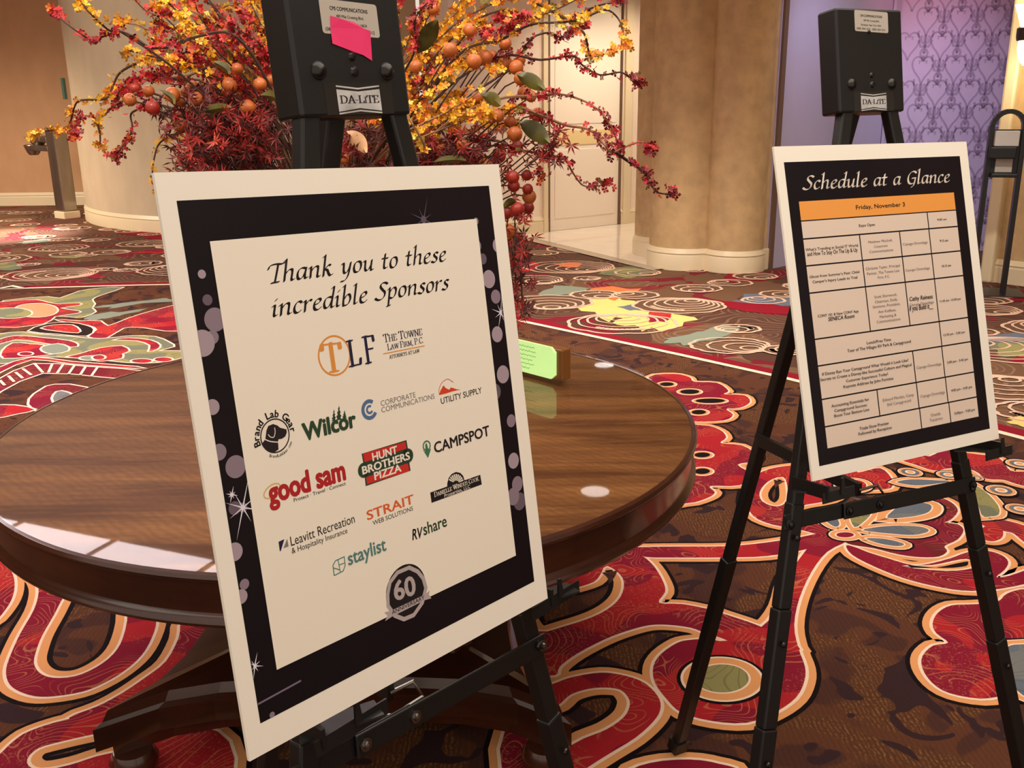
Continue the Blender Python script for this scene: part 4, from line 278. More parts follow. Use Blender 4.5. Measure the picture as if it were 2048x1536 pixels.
def carpet_swirl():
    m = mat('carpet_swirl', (110, 75, 55))
    nt = m.node_tree
    b = nt.nodes['Principled BSDF']
    v = coords(nt)
    wn = noise(nt, v, 2.2, 1)
    add = nt.nodes.new('ShaderNodeVectorMath')
    add.operation = 'MULTIPLY_ADD'
    nt.links.new(wn.outputs['Color'], add.inputs[0])
    add.inputs[1].default_value = (0.55, 0.55, 0)
    nt.links.new(v, add.inputs[2])
    vo = nt.nodes.new('ShaderNodeTexVoronoi')
    vo.voronoi_dimensions = '2D'
    vo.inputs['Scale'].default_value = 1.35
    nt.links.new(add.outputs[0], vo.inputs['Vector'])
    d = vo.outputs['Distance']
    s = math_node(nt, 'SINE', math_node(nt, 'MULTIPLY', d, 70.0))
    ln = math_node(nt, 'MULTIPLY', step(nt, s, 0.62, 0.9), 0.8)
    sep = nt.nodes.new('ShaderNodeSeparateColor')
    nt.links.new(vo.outputs['Color'], sep.inputs[0])
    on = step(nt, sep.outputs[0], 0.22, 0.24)
    base = mix(nt, step(nt, sep.outputs[1], 0.5, 0.52), srgb((88, 58, 45)), srgb((112, 80, 58)))
    patch = step(nt, noise(nt, v, 1.7, 1, 1.5).outputs['Fac'], 0.60, 0.61)
    base = mix(nt, patch, base, srgb((120, 30, 42)))
    c = mix(nt, math_node(nt, 'MULTIPLY', math_node(nt, 'MULTIPLY', ln, on), 0.3), base, srgb((190, 150, 125)))
    nt.links.new(c, b.inputs['Base Color'])
    pile(nt, b)
    return m


def wood_mat(name, dark, light, rough=0.35, scale=(1, 6, 1), sc_=3.0, coat=0.0, fig=0.25):
    m = mat(name, dark, rough)
    nt = m.node_tree
    b = nt.nodes['Principled BSDF']
    v = coords(nt, scale)
    n1 = noise(nt, v, sc_, 4, 0.4).outputs['Fac']
    n2 = noise(nt, v, sc_ * 7, 3, 0.3).outputs['Fac']
    f = math_node(nt, 'ADD', math_node(nt, 'MULTIPLY', n1, 0.75), math_node(nt, 'MULTIPLY', n2, 0.25))
    c = mix(nt, step(nt, f, 0.38, 0.62), srgb(dark), srgb(light))
    fg = nt.nodes.new('ShaderNodeTexWave')
    fg.inputs['Scale'].default_value = 22
    fg.inputs['Distortion'].default_value = 5
    fg.bands_direction = 'DIAGONAL'
    nt.links.new(coords(nt), fg.inputs['Vector'])
    c = mix(nt, math_node(nt, 'MULTIPLY', fg.outputs['Fac'], fig), c, srgb(dark))
    nt.links.new(c, b.inputs['Base Color'])
    b.inputs['Coat Weight'].default_value = coat
    b.inputs['Coat Roughness'].default_value = 0.12
    return m


M_BROWN = carpet_brown()
M_RED = carpet_fill('carpet_red', (178, 36, 44), (138, 24, 48), (196, 118, 78))
M_MAROON = carpet_fill('carpet_maroon', (128, 26, 48), (112, 34, 38), (180, 100, 70))
M_CREAM = carpet_flat('carpet_cream', (255, 224, 196))
M_ORANGE = carpet_flat('carpet_peach', (236, 164, 104))
M_BLACK = carpet_flat('carpet_black', (22, 12, 14))
M_GREY = carpet_fill('carpet_grey', (122, 124, 120), (104, 112, 122), (84, 88, 84), 0.5)
M_OLIVE = carpet_fill('carpet_olive', (150, 144, 92), (120, 124, 100), (108, 96, 60), 0.5)
FLATC = {'tan': (206, 150, 110), 'teal': (134, 142, 124), 'dark': (42, 26, 24), 'yellow': (226, 200, 120), 'orange': (232, 120, 70),
         'blue': (104, 110, 124), 'wine': (104, 34, 38)}
M_SWIRL = carpet_swirl()


def wall_mat(name, col, amt=0.1):
    return mat(name, col, 0.85, noise=(5.0, amt, (1, 1, 0.5)), bump=(60, 0.15))


M_WALL_TAN = wall_mat('wall_tan_vinyl', (196, 152, 112), 0.05)
M_WALL_CURVE = wall_mat('wall_suede', (198, 180, 150), 0.05)
M_COLUMN = mat('column_suede', (196, 164, 118), 0.85, noise=(8.0, 0.13, (1, 1, 1)), bump=(60, 0.15))
M_WALL_ALC = wall_mat('wall_cream', (236, 216, 196), 0.03)
M_DOOR = mat('door_cream', (240, 226, 208), 0.35)
M_DOOR_BAND = mat('door_band', (232, 206, 150), 0.5)
M_TRIM = mat('painted_trim', (226, 208, 172), 0.4)
M_TRIM_DK = mat('shadow_gap', (110, 84, 66), 0.6)  # dark brown for the thin door and alcove strips
M_LAV = wall_mat('wall_plain_lilac', (186, 178, 200), 0.02)
M_PAPER = wall_mat('wallpaper_lilac', (198, 184, 206), 0.04)
M_PAPER_INK = mat('wallpaper_figure', (164, 146, 172), 0.6)
M_CEIL = mat('ceiling_paint', (200, 172, 140), 0.9)
M_MARBLE = mat('polished_marble', (240, 226, 208), 0.04, spec=0.9, noise=(3.0, 0.05, (1, 4, 1)))
M_SILL = mat('stone_threshold', (176, 160, 138), 0.25)
M_BLACK_METAL = mat('black_painted_metal', (24, 22, 21), 0.38, 0.0, spec=0.5)
M_BLACK_EDGE = mat('black_plastic', (20, 18, 18), 0.45)
M_BROWNISH = mat('bronze_side', (66, 56, 48), 0.5)
M_CHROME = mat('worn_steel', (150, 146, 140), 0.25, 1.0)
M_DARKBOLT = mat('dark_rivet', (60, 58, 56), 0.3, 0.9)
M_BOARD = mat('foam_board_white', (248, 238, 222), 0.55)
M_GLASS = bpy.data.materials.new('clear_glass')
M_GLASS.use_nodes = True
_n, _l = nodes(M_GLASS)
for x in list(_n):
    _n.remove(x)
_o = _n.new('ShaderNodeOutputMaterial'); _t = _n.new('ShaderNodeBsdfTransparent'); _g = _n.new('ShaderNodeBsdfGlossy')
_g.inputs['Roughness'].default_value = 0.02
_fr = _n.new('ShaderNodeFresnel'); _fr.inputs[0].default_value = 1.5
_m = _n.new('ShaderNodeMixShader')
_gm = _n.new('ShaderNodeNewGeometry'); _mm = _n.new('ShaderNodeMath'); _mm.operation = 'MULTIPLY_ADD'; _mm.inputs[1].default_value = -1; _mm.inputs[2].default_value = 1
_m2 = _n.new('ShaderNodeMath'); _m2.operation = 'MULTIPLY'
_l.new(_gm.outputs['Backfacing'], _mm.inputs[0]); _l.new(_mm.outputs[0], _m2.inputs[0]); _l.new(_fr.outputs[0], _m2.inputs[1])
_l.new(_m2.outputs[0], _m.inputs[0]); _l.new(_t.outputs[0], _m.inputs[1]); _l.new(_g.outputs[0], _m.inputs[2]); _l.new(_m.outputs[0], _o.inputs[0])
M_WOOD_TOP = wood_mat('walnut_top', (84, 50, 26), (146, 98, 54), 0.55, (.7, 5.5, 1), 1.9, 0.0, 0.3)
M_WOOD_TOP.node_tree.nodes['Principled BSDF'].inputs['Specular IOR Level'].default_value = 0.1
M_WOOD_DK = wood_mat('mahogany_dark', (46, 20, 10), (72, 34, 18), 0.28, (1, 1, 5), 2.0, 0.6, 0.1)
M_NAVY_PRINT = mat('print_near_black', (20, 10, 16), 0.45, spec=0.25, noise=(3.5, 0.35, (1, 1, 1)))
PC = {'ink': (26, 16, 20), 'navy': (24, 22, 58), 'gold': (226, 146, 62), 'white': (244, 230, 214), 'slate': (128, 124, 122), 'blue': (84, 112, 150),
      'rust': (214, 66, 26), 'leaf': (62, 118, 84), 'dkgreen': (40, 62, 42), 'red': (206, 42, 34), 'black': (20, 12, 14), 'green': (38, 66, 40),
      'tangold': (222, 186, 118), 'teal': (84, 128, 122), 'silver': (182, 166, 164), 'crimson': (178, 26, 30), 'orange': (222, 98, 44),
      'grey': (128, 112, 106), 'cream': (246, 234, 216), 'tablecell': (226, 204, 186), 'amber': (240, 158, 70)}


def pm(k):
    return mat('print_' + k, PC[k], 0.5)


# ------------------------------------------------------------------ mesh helpers (everything is built in world coordinates)
ORG = {}


XF = None      # set while a board and its easel are laid out at drawing size


class MB:
    def __init__(s):
        s.v, s.f, s.m, s.sm = [], [], [], []

    def add(s, vs, fs, mi=0, smooth=False):
        o = len(s.v)
        s.v += [tuple(v) for v in vs]
        for f in fs:
            s.f.append(tuple(i + o for i in f))
            s.m.append(mi)
            s.sm.append(smooth)

    def box(s, c, size, ax=None, mi=0):
        ax = ax or (Vector((1, 0, 0)), Vector((0, 1, 0)), Vector((0, 0, 1)))
        c = Vector(c)
        vs = [c + ax[0] * (size[0] / 2 * a) + ax[1] * (size[1] / 2 * b) + ax[2] * (size[2] / 2 * d) for a in (-1, 1) for b in (-1, 1) for d in (-1, 1)]
        s.add(vs, [(0, 1, 3, 2), (4, 6, 7, 5), (0, 4, 5, 1), (2, 3, 7, 6), (0, 2, 6, 4), (1, 5, 7, 3)], mi)

    def bar(s, a, b, w, d, side, mi=0, w2=None):
        """box from a to b; w across 'side' direction, d across the other"""
        a, b = Vector(a), Vector(b)
        z = (b - a).normalized()
        x = (Vector(side) - z * Vector(side).dot(z)).normalized()
        y = z.cross(x)
        w2 = w2 or w
        vs = []
        for p, ww in ((a, w), (b, w2)):
            for i, j in ((-1, -1), (1, -1), (1, 1), (-1, 1)):
                vs.append(p + x * (ww / 2 * i) + y * (d / 2 * j))
        s.add(vs, [(0, 3, 2, 1), (4, 5, 6, 7), (0, 1, 5, 4), (1, 2, 6, 5), (2, 3, 7, 6), (3, 0, 4, 7)], mi)

    def tube(s, pts, r, n=8, mi=0, r2=None, closed=False):
        pts = [Vector(p) for p in pts]
        r2 = r if r2 is None else r2
        N = len(pts)
        vs = []
        prev = None
        for i, p in enumerate(pts):
            t = (pts[min(i + 1, N - 1)] - pts[max(i - 1, 0)]).normalized()
            if prev is None:
                a = Vector((0, 0, 1)) if abs(t.z) < 0.9 else Vector((1, 0, 0))
                x = t.cross(a).normalized()
            else:
                x = (prev - t * prev.dot(t)).normalized()
            prev = x
            y = t.cross(x)
            rr = r + (r2 - r) * i / max(1, N - 1)
            for k in range(n):
                an = 2 * math.pi * k / n
                vs.append(p + x * (rr * math.cos(an)) + y * (rr * math.sin(an)))
        fs = []
        for i in range(N - 1):
            for k in range(n):
                fs.append((i * n + k, i * n + (k + 1) % n, (i + 1) * n + (k + 1) % n, (i + 1) * n + k))
        fs.append(tuple(range(n - 1, -1, -1)))
        fs.append(tuple(range((N - 1) * n, N * n)))
        s.add(vs, fs, mi, True)

    def lathe(s, c, prof, n=48, mi=0, ax=None, a0=0, a1=360, smooth=True):
        c = Vector(c)
        ax = ax or (Vector((1, 0, 0)), Vector((0, 1, 0)), Vector((0, 0, 1)))
        full = abs(a1 - a0) >= 360
        cols = n if full else n + 1
        vs = []
        for i in range(cols):
            a = R(a0 + (a1 - a0) * i / n)
            for (r, z) in prof:
                vs.append(c + ax[0] * (r * math.cos(a)) + ax[1] * (r * math.sin(a)) + ax[2] * z)
        P = len(prof)
        fs = []
        for i in range(n):
            j = (i + 1) % cols
            for k in range(P - 1):
                fs.append((i * P + k, j * P + k, j * P + k + 1, i * P + k + 1))
        s.add(vs, fs, mi, smooth)

    def ngon(s, pts, mi=0):
        vs = [Vector(p) for p in pts]
        try:
            tr = tessellate_polygon([vs])
        except Exception:
            tr = []
        s.add(vs, [tuple(t) for t in tr], mi)

    def build(s, name, mats, parent=None, **kw):
        me = bpy.data.meshes.new(name)
        o = bpy.data.objects.new(name, me)
        COL.objects.link(o)
        org = ORG.get(parent.name, Vector((0, 0, 0))) if parent else Vector(kw.pop('org', (0, 0, 0)))
        me.from_pydata([tuple((XF(Vector(v)) if XF else Vector(v)) - org) for v in s.v], [], s.f)
        me.validate()
        if not isinstance(mats, (list, tuple)):
            mats = [mats]
        for m in mats:
            me.materials.append(m)
        if len(me.polygons) == len(s.m):
            me.polygons.foreach_set('material_index', s.m)
            me.polygons.foreach_set('use_smooth', s.sm)
        if any(s.sm):
            me.set_sharp_from_angle(angle=R(38))
        me.update()
        if parent:
            o.parent = parent
            ORG[o.name] = org
        else:
            o.location = org
            ORG[o.name] = org
        for k, v in kw.items():
            o[k] = v
        return o


def bev(o, w=0.004, seg=2, ang=40):
    m = o.modifiers.new('bevel', 'BEVEL')
    m.width = w
    m.segments = seg
    m.limit_method = 'ANGLE'
    m.angle_limit = R(ang)
    return o


def thing(name, loc, label, cat, group=None):
    o = bpy.data.objects.new(name, None)
    COL.objects.link(o)
    o.location = loc
    o.empty_display_size = 0.1
    ORG[o.name] = Vector(loc)
    o['label'] = label
    o['category'] = cat
    if group:
        o['group'] = group
    return o


def smooth_pts(pts, k=4, closed=False):
    pts = [Vector(p) for p in pts]
    n = len(pts)
    if n < 3:
        return pts
    out = []
    for i in range(n if closed else n - 1):
        if closed:
            p0, p1, p2, p3 = pts[i - 1], pts[i], pts[(i + 1) % n], pts[(i + 2) % n]
        else:
            p0, p1, p2, p3 = pts[max(i - 1, 0)], pts[i], pts[i + 1], pts[min(i + 2, n - 1)]
        for j in range(k):
            t = j / k
            out.append(0.5 * ((2 * p1) + (p2 - p0) * t + (2 * p0 - 5 * p1 + 4 * p2 - p3) * t * t + (3 * p1 - p0 - 3 * p2 + p3) * t ** 3))
    if not closed:
        out.append(pts[-1])
    return out


def ribbon(mb, pts, hw, put, mi=0, closed=False):
    """flat mitred strip of half width hw along 2D points; put maps (x, y) to a 3D point"""
    q = []
    for p in pts:
        p = Vector(p[:2])
        if not q or (p - q[-1]).length > 1e-6:
            q.append(p)
    if closed and len(q) > 2 and (q[0] - q[-1]).length < 1e-6:
        q.pop()
    n = len(q)
    if n < 2:
        return
    vs = []
    for i in range(n):
        if closed:
            d0, d1 = q[i] - q[i - 1], q[(i + 1) % n] - q[i]
        else:
            d0 = q[i] - q[i - 1] if i else q[1] - q[0]
            d1 = q[i + 1] - q[i] if i < n - 1 else d0
        d0, d1 = d0.normalized(), d1.normalized()
        m = d0 + d1
        if m.length < .2:
            m = Vector((-d0.y, d0.x)) if m.length < 1e-6 else m
        m.normalize()
        nn = Vector((-m.y, m.x))
        c = abs(nn.dot(Vector((-d1.y, d1.x))))
        w = hw / max(c, .55)
        vs += [put(*(q[i] - nn * w)), put(*(q[i] + nn * w))]
    fs = [(2 * i, 2 * ((i + 1) % n), 2 * ((i + 1) % n) + 1, 2 * i + 1) for i in range(n if closed else n - 1)]
    mb.add(vs, fs, mi)


# ------------------------------------------------------------------ lettering
def _measure(body):
    cu = bpy.data.curves.new('t', 'FONT')
    cu.body = body
    o = bpy.data.objects.new('t', cu)
    COL.objects.link(o)
    me = o.to_mesh()
    ys = [v.co.y for v in me.vertices]
    xs = [v.co.x for v in me.vertices]
    r = (min(xs), max(xs), min(ys), max(ys))
    o.to_mesh_clear()
    bpy.data.objects.remove(o)
    bpy.data.curves.remove(cu)
    return r


CAPH = _measure('H')[3]
XH = _measure('x')[3]


def text_faces(body, off=0.0, shear=0.0):
    bold, off = off, 0.0
    cu = bpy.data.curves.new('t', 'FONT')
    cu.body = body
    cu.offset = 0.0065 * off
    cu.resolution_u = 3
    o = bpy.data.objects.new('t', cu)
    COL.objects.link(o)
    me = o.to_mesh()
    vs = [(v.co.x + shear * v.co.y, v.co.y) for v in me.vertices]
    fs = [tuple(p.vertices) for p in me.polygons]
    o.to_mesh_clear()
    bpy.data.objects.remove(o)
    bpy.data.curves.remove(cu)
    if bold >= .5:
        d, v0, f0 = .011 * bold, vs, fs
        vs, fs = [], []
        for dx, dy in ((0, 0), (d, 0), (-d, 0), (0, d), (0, -d)) if bold < 1.5 else ((0, 0), (d, 0), (-d, 0), (0, d * .8), (0, -d * .8), (d * .7, d * .6), (-d * .7, d * .6), (d * .7, -d * .6), (-d * .7, -d * .6)):
            o_ = len(vs)
            vs += [(x + dx, y + dy) for x, y in v0]
            fs += [tuple(i + o_ for i in f) for f in f0]
    return vs, fs


SCR = {
 'a': (4.7, [[(3.6, 4.6), (2.4, 5), (1, 4.2), (.5, 2.4), (.8, .6), (1.7, .1), (2.9, 1.4), (3.7, 4)], [(3.8, 4.9), (3.5, 2.4), (3.5, .8), (3.9, .2), (4.6, .6)]]),
 'n': (5.0, [[(0, 4.3), (.6, 4.8), (.8, 4.5), (.8, 0)], [(.8, 2.6), (1.8, 4.3), (2.9, 5), (3.6, 4.5), (3.6, 2.5), (3.5, .8), (3.9, .1), (4.6, .5)]]),
 'h': (5.0, [[(.2, 8.6), (.9, 9.2), (1, 8.6), (.8, 0)], [(.8, 2.6), (1.8, 4.3), (2.9, 5), (3.6, 4.5), (3.6, 2.5), (3.5, .8), (3.9, .1), (4.6, .5)]]),
 't': (3.2, [[(1.3, 7.0), (1.1, 3), (1.1, .9), (1.6, .1), (2.5, .5)], [(0, 4.9), (2.6, 4.9)]]),
 'k': (4.7, [[(.2, 8.6), (.9, 9.2), (1, 8.6), (.8, 0)], [(3.4, 4.6), (2.7, 5), (1.6, 3.6), (.9, 2.8)], [(1.2, 3), (2.2, 2.7), (2.9, 1), (3.6, .1), (4.5, .5)]]),
 'y': (4.6, [[(0, 4.4), (.6, 4.8), (.9, 4), (1, 1.3), (1.6, .2), (2.6, .8), (3.5, 3), (3.8, 4.9)], [(3.8, 4.9), (3.4, 1), (2.8, -1.6), (1.6, -3.2), (.2, -3.4)]]),
 'o': (4.3, [[(2.2, 5), (1, 4.3), (.5, 2.4), (.9, .5), (1.9, 0), (3.1, .8), (3.6, 2.7), (3.2, 4.5), (2.2, 5)]]),
 'u': (4.9, [[(0, 4.4), (.6, 4.8), (.9, 4), (.9, 1.3), (1.5, .1), (2.6, .8), (3.5, 2.8)], [(3.7, 4.9), (3.5, 1), (3.9, .1), (4.6, .5)]]),
 'e': (3.9, [[(.7, 2.3), (2.2, 2.9), (3.1, 3.9), (2.7, 4.9), (1.7, 4.7), (.8, 3.6), (.6, 1.6), (1.2, .2), (2.4, .1), (3.4, .9)]]),
 's': (3.5, [[(3, 4.5), (2.1, 5), (1.1, 4.3), (1.4, 3.2), (2.4, 2.3), (2.7, 1.2), (1.9, .1), (.9, .1), (.1, .6)]]),
 'i': (2.4, [[(0, 4.3), (.6, 4.8), (.9, 4.2), (.8, 1), (1.2, .1), (1.9, .5)], [(1, 6.8), (1.4, 7.3)]]),
 'c': (3.7, [[(3.2, 4.3), (2.5, 5), (1.4, 4.6), (.6, 3), (.6, 1.2), (1.3, .1), (2.3, .2), (3.1, .9)]]),
 'r': (3.5, [[(0, 4.3), (.6, 4.8), (.8, 4.4), (.8, 0)], [(.8, 2.8), (1.8, 4.4), (2.7, 5), (3.1, 4.5)]]),
 'd': (4.8, [[(3.6, 4.6), (2.4, 5), (1, 4.2), (.5, 2.4), (.8, .6), (1.7, .1), (2.9, 1.4), (3.7, 4)], [(3.3, 8.7), (4.1, 9.2), (3.8, 5), (3.5, .9), (3.9, .1), (4.6, .5)]]),
 'b': (4.5, [[(.2, 8.6), (.9, 9.2), (1, 8.6), (.8, .8), (1.6, 0), (3, .7), (3.7, 2.8), (3.2, 4.7), (2.1, 4.7), (.9, 2.6)]]),
 'l': (2.5, [[(.2, 8.6), (.9, 9.2), (1, 8.4), (.8, 1), (1.2, .1), (2, .5)]]),
 'p': (4.6, [[(0, 4.3), (.6, 4.8), (.8, 4.4), (.7, -3.6)], [(.8, 2.6), (1.9, 4.5), (3.1, 5), (3.8, 3.6), (3.4, 1.2), (2.2, 0), (.9, .4)], [(0, -3.6), (1.5, -3.3)]]),
 'T': (5.0, [[(-.4, 5.9), (.3, 7.4), (2.4, 7.9), (4.4, 7.7), (5.8, 8.2)], [(3.2, 7.7), (2.9, 4), (2.5, .1)], [(1.2, -.1), (4, .1)]]),
 'S': (5.2, [[(5, 7.2), (3.8, 8), (2.3, 7.6), (1.9, 6.2), (3, 4.6), (4.1, 3.2), (3.8, 1.2), (2.3, 0), (.8, .2), (-.1, 1)]]),
 'G': (6.0, [[(5.4, 6.9), (4.2, 7.9), (2.5, 7.6), (1, 5.6), (.7, 2.8), (1.6, .6), (3.2, .1), (4.6, .8)], [(3.2, 3.6), (5, 3.7), (4.9, 1.8), (4.4, -.8), (3.2, -2)]]),
 ' ': (3.0, []),
}
# roman capitals on a grid of cap height 8, strokes then serif ticks
_A = {
 'T': (7, [[(3.5, 0), (3.5, 8)], [(.2, 7.7), (6.8, 7.7)], [(.3, 7.8), (.2, 6.2)], [(6.7, 7.8), (6.8, 6.2)]], [(3.5, 0)]),
 'H': (8.4, [[(1.5, 0), (1.5, 8)], [(6.7, 0), (6.7, 8)], [(1.5, 4.1), (6.7, 4.1)]], [(1.5, 0), (1.5, 8), (6.7, 0), (6.7, 8)]),
 'E': (6.6, [[(1.4, 0), (1.4, 8)], [(1.4, 7.8), (5.6, 7.8), (5.7, 6.4)], [(1.4, 4.1), (4.6, 4.1)], [(1.4, .2), (5.7, .2), (6, 1.8)]], [(1.2, 0), (1.2, 8)]),
 'L': (6.4, [[(1.4, 0), (1.4, 8)], [(1.4, .2), (5.6, .2), (6, 2)]], [(1.2, 0), (1.4, 8)]),
 'F': (6.2, [[(1.4, 0), (1.4, 8)], [(1.4, 7.8), (5.6, 7.8), (5.8, 6.2)], [(1.4, 4.1), (4.6, 4.1)]], [(1.4, 0), (1.2, 8)]),
 'I': (3.2, [[(1.5, 0), (1.5, 8)]], [(1.5, 0), (1.5, 8)]),
 'O': (8.4, [[(4.2, 8), (1.8, 6.9), (.9, 4), (1.8, 1.1), (4.2, 0), (6.6, 1.1), (7.5, 4), (6.6, 6.9), (4.2, 8)]], []),
 'W': (11, [[(.8, 8), (3.3, .2)], [(3.3, .2), (5.6, 7.8)], [(5.4, 8), (7.9, .2)], [(7.9, .2), (10.2, 8)]], [(.8, 8), (5.4, 8), (10.2, 8)]),
 'N': (8.6, [[(1.5, 0), (1.5, 8)], [(1.5, 8), (7, .2)], [(7, .2), (7, 8)]], [(1.5, 0), (1.2, 8), (7, 8)]),
 'A': (8, [[(4, 8), (1, 0)], [(4, 8), (7, 0)], [(2.1, 2.8), (6, 2.8)]], [(1, 0), (7, 0)]),
 'R': (7.6, [[(1.4, 0), (1.4, 8)], [(1.4, 7.8), (4.4, 7.8), (5.6, 6), (4.4, 4.1), (1.4, 4.1)], [(3.8, 4.1), (7, 0)]], [(1.4, 0), (1.2, 8), (7, 0)]),
 'M': (10, [[(1.6, 0), (1.6, 8)], [(1.6, 8), (5, .6)], [(5, .6), (8.4, 8)], [(8.4, 0), (8.4, 8)]], [(1.6, 0), (1.3, 8), (8.7, 8), (8.4, 0)]),
 'P': (6.4, [[(1.4, 0), (1.4, 8)], [(1.4, 7.8), (4.4, 7.8), (5.8, 5.9), (4.4, 3.8), (1.4, 3.8)]], [(1.4, 0), (1.2, 8)]),
 'C': (7.4, [[(6.6, 6.2), (5.6, 7.6), (4, 8), (1.8, 6.8), (.9, 4), (1.8, 1.2), (4, 0), (5.8, .4), (6.8, 2)]], []),
 'Y': (7.4, [[(.8, 8), (3.7, 3.8)], [(6.6, 8), (3.7, 3.8)], [(3.7, 3.8), (3.7, 0)]], [(.8, 8), (6.6, 8), (3.7, 0)]),
 'S': (5.8, [[(4.9, 6.6), (3.8, 7.9), (2, 7.8), (1.1, 6.2), (2.4, 4.7), (4.2, 3.5), (4.9, 1.8), (3.6, .1), (1.8, .2), (.8, 1.8)]], []),
 'D': (8.2, [[(1.4, 0), (1.4, 8)], [(1.4, 7.8), (4.4, 7.8), (7, 6), (7.2, 3.6), (6, 1), (3.8, .2), (1.4, .2)]], [(1.2, 0), (1.2, 8)]),
 'K': (7.8, [[(1.4, 0), (1.4, 8)], [(1.4, 3.6), (6.4, 8)], [(3, 4.8), (7.2, 0)]], [(1.4, 0), (1.4, 8), (6.4, 8), (7.2, 0)]),
 'U': (8, [[(1.4, 8), (1.4, 2.6), (2.6, .3), (4.4, 0), (6, .6), (6.6, 2.6), (6.6, 8)]], [(1.4, 8), (6.6, 8)]),
 'B': (6.8, [[(1.4, 0), (1.4, 8)], [(1.4, 7.8), (4.2, 7.8), (5.3, 6.1), (4.2, 4.3), (1.4, 4.3)], [(4.2, 4.3), (5.9, 2.3), (4.4, .2), (1.4, .2)]], [(1.2, 0), (1.2, 8)]),
 'G': (8, [[(6.6, 6.2), (5.6, 7.6), (4, 8), (1.8, 6.8), (.9, 4), (1.8, 1.2), (4, 0), (6.6, .8), (6.6, 3.4)]], [(6.6, 3.6)]),
 '-': (3.4, [[(.5, 3.2), (2.9, 3.2)]], []), '.': (2.4, [[(1, .2), (1.3, .5)]], []), ',': (2.4, [[(1.2, .6), (.8, -1.2)]], []), ' ': (3.4, [], []),
}


def nib_faces(strokes, a, b, th, dx=0, sc_=1.0, shear=0.0, smooth=True):
    vs, fs = [], []
    K = 8
    el = []
    for i in range(K):
        t = 2 * math.pi * i / K
        x, y = a * math.cos(t), b * math.sin(t)
        el.append((x * math.cos(th) - y * math.sin(th), x * math.sin(th) + y * math.cos(th)))
    for st in strokes:
        q = [Vector((p[0], p[1], 0)) for p in st]
        if smooth and len(q) > 2:
            q = smooth_pts(q, 5)
        for i in range(len(q) - 1):
            pts = [(q[i + e].x + u, q[i + e].y + v) for e in (0, 1) for u, v in el]
            h = convex_hull_2d([Vector(p) for p in pts])
            o = len(vs)
            vs += [((dx + (pts[k][0] + shear * pts[k][1])) * sc_, pts[k][1] * sc_) for k in h]
            fs.append(tuple(range(o, o + len(h))))
    return vs, fs


def script_faces(body):
    vs, fs, x = [], [], 0
    for ch in body:
        adv, st = SCR[ch]
        v, f = nib_faces(st, .60, .17, R(42), x, 1, 0.2)
        o = len(vs)
        vs += v
        fs += [tuple(i + o for i in q) for q in f]
        x += adv + .25
    return vs, fs, 8.0


def serif_faces(body, bold=1.0, small=True):
    vs, fs, x = [], [], 0
    prev = ' '
    for ch in body:
        adv, st, se = _A.get(ch.upper(), _A[' '])
        k = .8 if (small and prev not in ' .-' and ch not in '.,-' or ch.islower()) else 1.0
        tick = [[(px - 1.25, py + (.12 if py < 4 else -.12)), (px + 1.25, py + (.12 if py < 4 else -.12))] for px, py in se]
        for stt, sm in ((st, ch.upper() not in 'TEFLHNMAWYKIR-'), (tick, False)):
            for s1 in stt:
                smm = len(s1) > 3
                v, f = nib_faces([s1], .62 * bold, .2 * bold, R(8), x / k, k, 0, smm)
                o = len(vs)
                vs += v
                fs += [tuple(i + o for i in q) for q in f]
        x += (adv + .2) * k
        prev = ch
    return vs, fs, 8.0


def place_text(mb, item, put, mi, z):
    body, style, col, x0, y0, x1, y1, h, off = item
    shear = 0.0
    if style == 'script':
        vs, fs, cap = script_faces(body)
    elif style == 'serif':
        vs, fs, cap = serif_faces(body, 1.25 if body[0] in 'DA' or len(body) == 1 else 1.1, len(body) > 1 and body[0] != 'A' and 'LiTE' not in body)
    else:
        o = off + (3 if style == 'block' else 0)
        shear = {'italic': .25, 'hand': .15}.get(style, 0)
        vs, fs = text_faces(body, o, shear)
        cap = CAPH if (body[0].isupper() or not body[0].isalpha()) else XH
    if not vs:
        return
    mx, Mx = min(v[0] for v in vs), max(v[0] for v in vs)
    sx = (x1 - x0) / (Mx - mx)
    sy = abs(h) / cap
    slope = (y1 - y0) / (x1 - x0)
    if abs(slope) < 0.06:
        slope = 0 if style != 'hand' else slope
    yb = (y0 + y1) / 2 if slope == 0 else y0
    out = [None] * len(vs)
    zz = 0.0
    for f in fs:                         # every printed face sits a hair above the one before
        zz += .012 / len(fs)
        for i in f:
            if out[i] is None:
                v = vs[i]
                out[i] = put(x0 + (v[0] - mx) * sx, yb + v[1] * sy + slope * (v[0] - mx) * sx, z + zz)
    for i, v in enumerate(vs):
        if out[i] is None:
            out[i] = put(x0 + (v[0] - mx) * sx, yb + v[1] * sy, z)
    mb.add(out, fs, mi)


# ================================================================== SETTING
def quad(name, pts, m, parent=None, **kw):
    mb = MB()
    mb.add(pts, [tuple(range(len(pts)))])
    return mb.build(name, m, parent, **kw)


